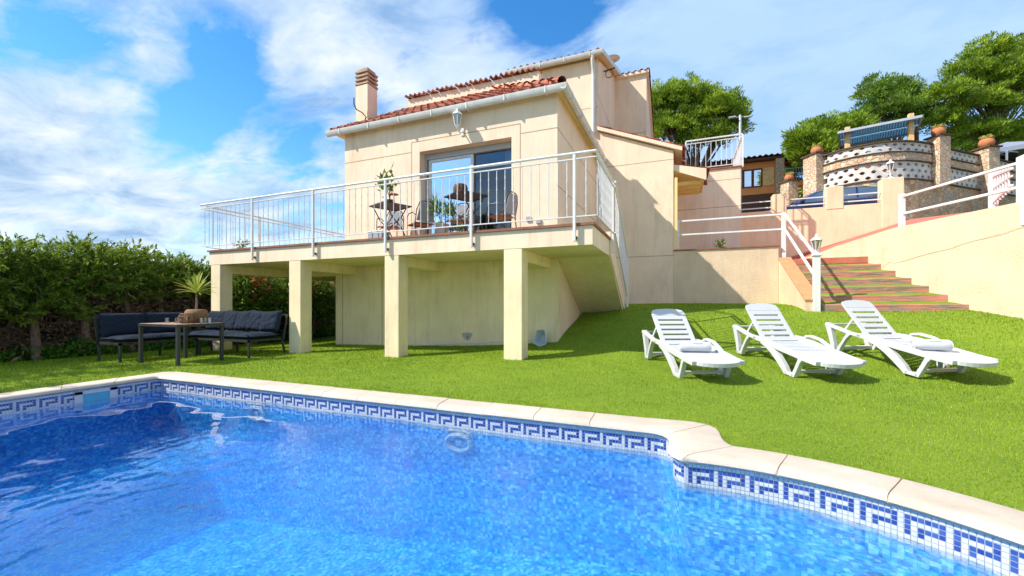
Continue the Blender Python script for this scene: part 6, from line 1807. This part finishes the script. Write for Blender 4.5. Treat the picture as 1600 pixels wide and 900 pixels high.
f = math_node(nt, 'ADD', f, math_node(nt, 'MULTIPLY', n3, .28))
# where the cloud cover is thick or torn open
def spot(px, py, width, amount):
    global f
    t = (px - 800) / 650; d = Vector((-.3764 + .9265 * t, .9265 + .3764 * t, (475 - py) / 650)).normalized()
    dn = nt.nodes.new('ShaderNodeVectorMath'); dn.operation = 'DOT_PRODUCT'; L(nt, tc.outputs['Generated'], dn.inputs[0]); dn.inputs[1].default_value = d
    s = math_node(nt, 'MULTIPLY', math_node(nt, 'SUBTRACT', dn.outputs['Value'], 1.0), 1 / (1 - math.cos(R(width))))
    s = math_node(nt, 'EXPONENT', s)
    f = math_node(nt, 'ADD', f, math_node(nt, 'MULTIPLY', s, amount))
for s_ in ((50, 60, 4, -.20), (120, 72, 4, -.20), (330, 40, 3.5, -.14), (375, 130, 4, -.20), (300, 165, 3.5, -.20), (225, 215, 3, -.16), (300, 240, 4, -.17), (430, 205, 4, -.16), (480, 250, 4, -.10), (860, 30, 6, -.16), (800, 5, 5, -.1),
           (230, 45, 4.5, .10), (270, 100, 3, .08), (40, 130, 5, .10), (130, 150, 4, .12), (230, 175, 2, .05), (60, 230, 7, .10), (250, 290, 6, .12), (400, 300, 7, .08), (100, 320, 7, .06),
           (520, 40, 8, .07), (640, 110, 9, .10), (480, 130, 5, .06), (740, 70, 6, .08), (1100, 70, 12, .08), (1350, 60, 14, .08), (1250, 150, 10, .06), (1540, 20, 8, -.06), (1000, 20, 6, -.04)):
    spot(*s_)
cov = ramp(nt, f, [(.56, 0), (.64, .38), (.71, .78), (.84, 1)])
# clouds: bright tops, greyer thick parts
n4 = noise(nt, mp.outputs[0], 2.4, 6, .6, .4)
dn = nt.nodes.new('ShaderNodeVectorMath'); dn.operation = 'DOT_PRODUCT'; L(nt, tc.outputs['Generated'], dn.inputs[0]); t = (1250 - 800) / 650
dn.inputs[1].default_value = Vector((-.3764 + .9265 * t, .9265 + .3764 * t, .6)).normalized()
side = ramp(nt, dn.outputs['Value'], [(.70, 0), (.98, 1)])
cl = ramp(nt, n4, [(.35, (1.1, 1.75, 2.7)), (.49, (2.1, 2.65, 3.3)), (.62, (3.0, 3.25, 3.55))])
cl = mixc(nt, side, cl, mixc(nt, n4, (1.35, 2.1, 3.4), (2.0, 2.8, 3.8)))
# the clear blue, deeper than the bare model (the photograph was taken through a polariser-like grade)
hs = nt.nodes.new('ShaderNodeHueSaturation'); hs.inputs['Saturation'].default_value = 1.32; hs.inputs['Value'].default_value = .84; L(nt, sky.outputs[0], hs.inputs['Color'])
col = mixc(nt, cov, hs.outputs[0], cl)
L(nt, col, bg.inputs[0])
w.cycles.sampling_method = 'MANUAL'; w.cycles.sample_map_resolution = 512

sd = bpy.data.lights.new('sun', 'SUN'); so = bpy.data.objects.new('sun', sd); COL.objects.link(so)
sd.energy = 3.4; sd.angle = R(.55); sd.color = (1, .93, .82)
so.rotation_euler = sun_vec.to_track_quat('Z', 'Y').to_euler(); so.location = (-20, -13, 24)

for root in WT:
    for c in kids(root):
        c.location = Vector(c.location) - root.location

S.view_settings.view_transform = 'Standard'; S.view_settings.look = 'None'; S.view_settings.gamma = 1
S.view_settings.use_curve_mapping = False
S.view_settings.exposure = 1.06
S.render.engine = 'CYCLES'
S.cycles.max_bounces = 8; S.cycles.diffuse_bounces = 4; S.cycles.glossy_bounces = 4; S.cycles.transparent_max_bounces = 16
S.cycles.sample_clamp_indirect = 6; S.cycles.use_denoising = True; S.cycles.caustics_reflective = False; S.cycles.caustics_refractive = True; S.cycles.blur_glossy = .5
bpy.context.view_layer.update()
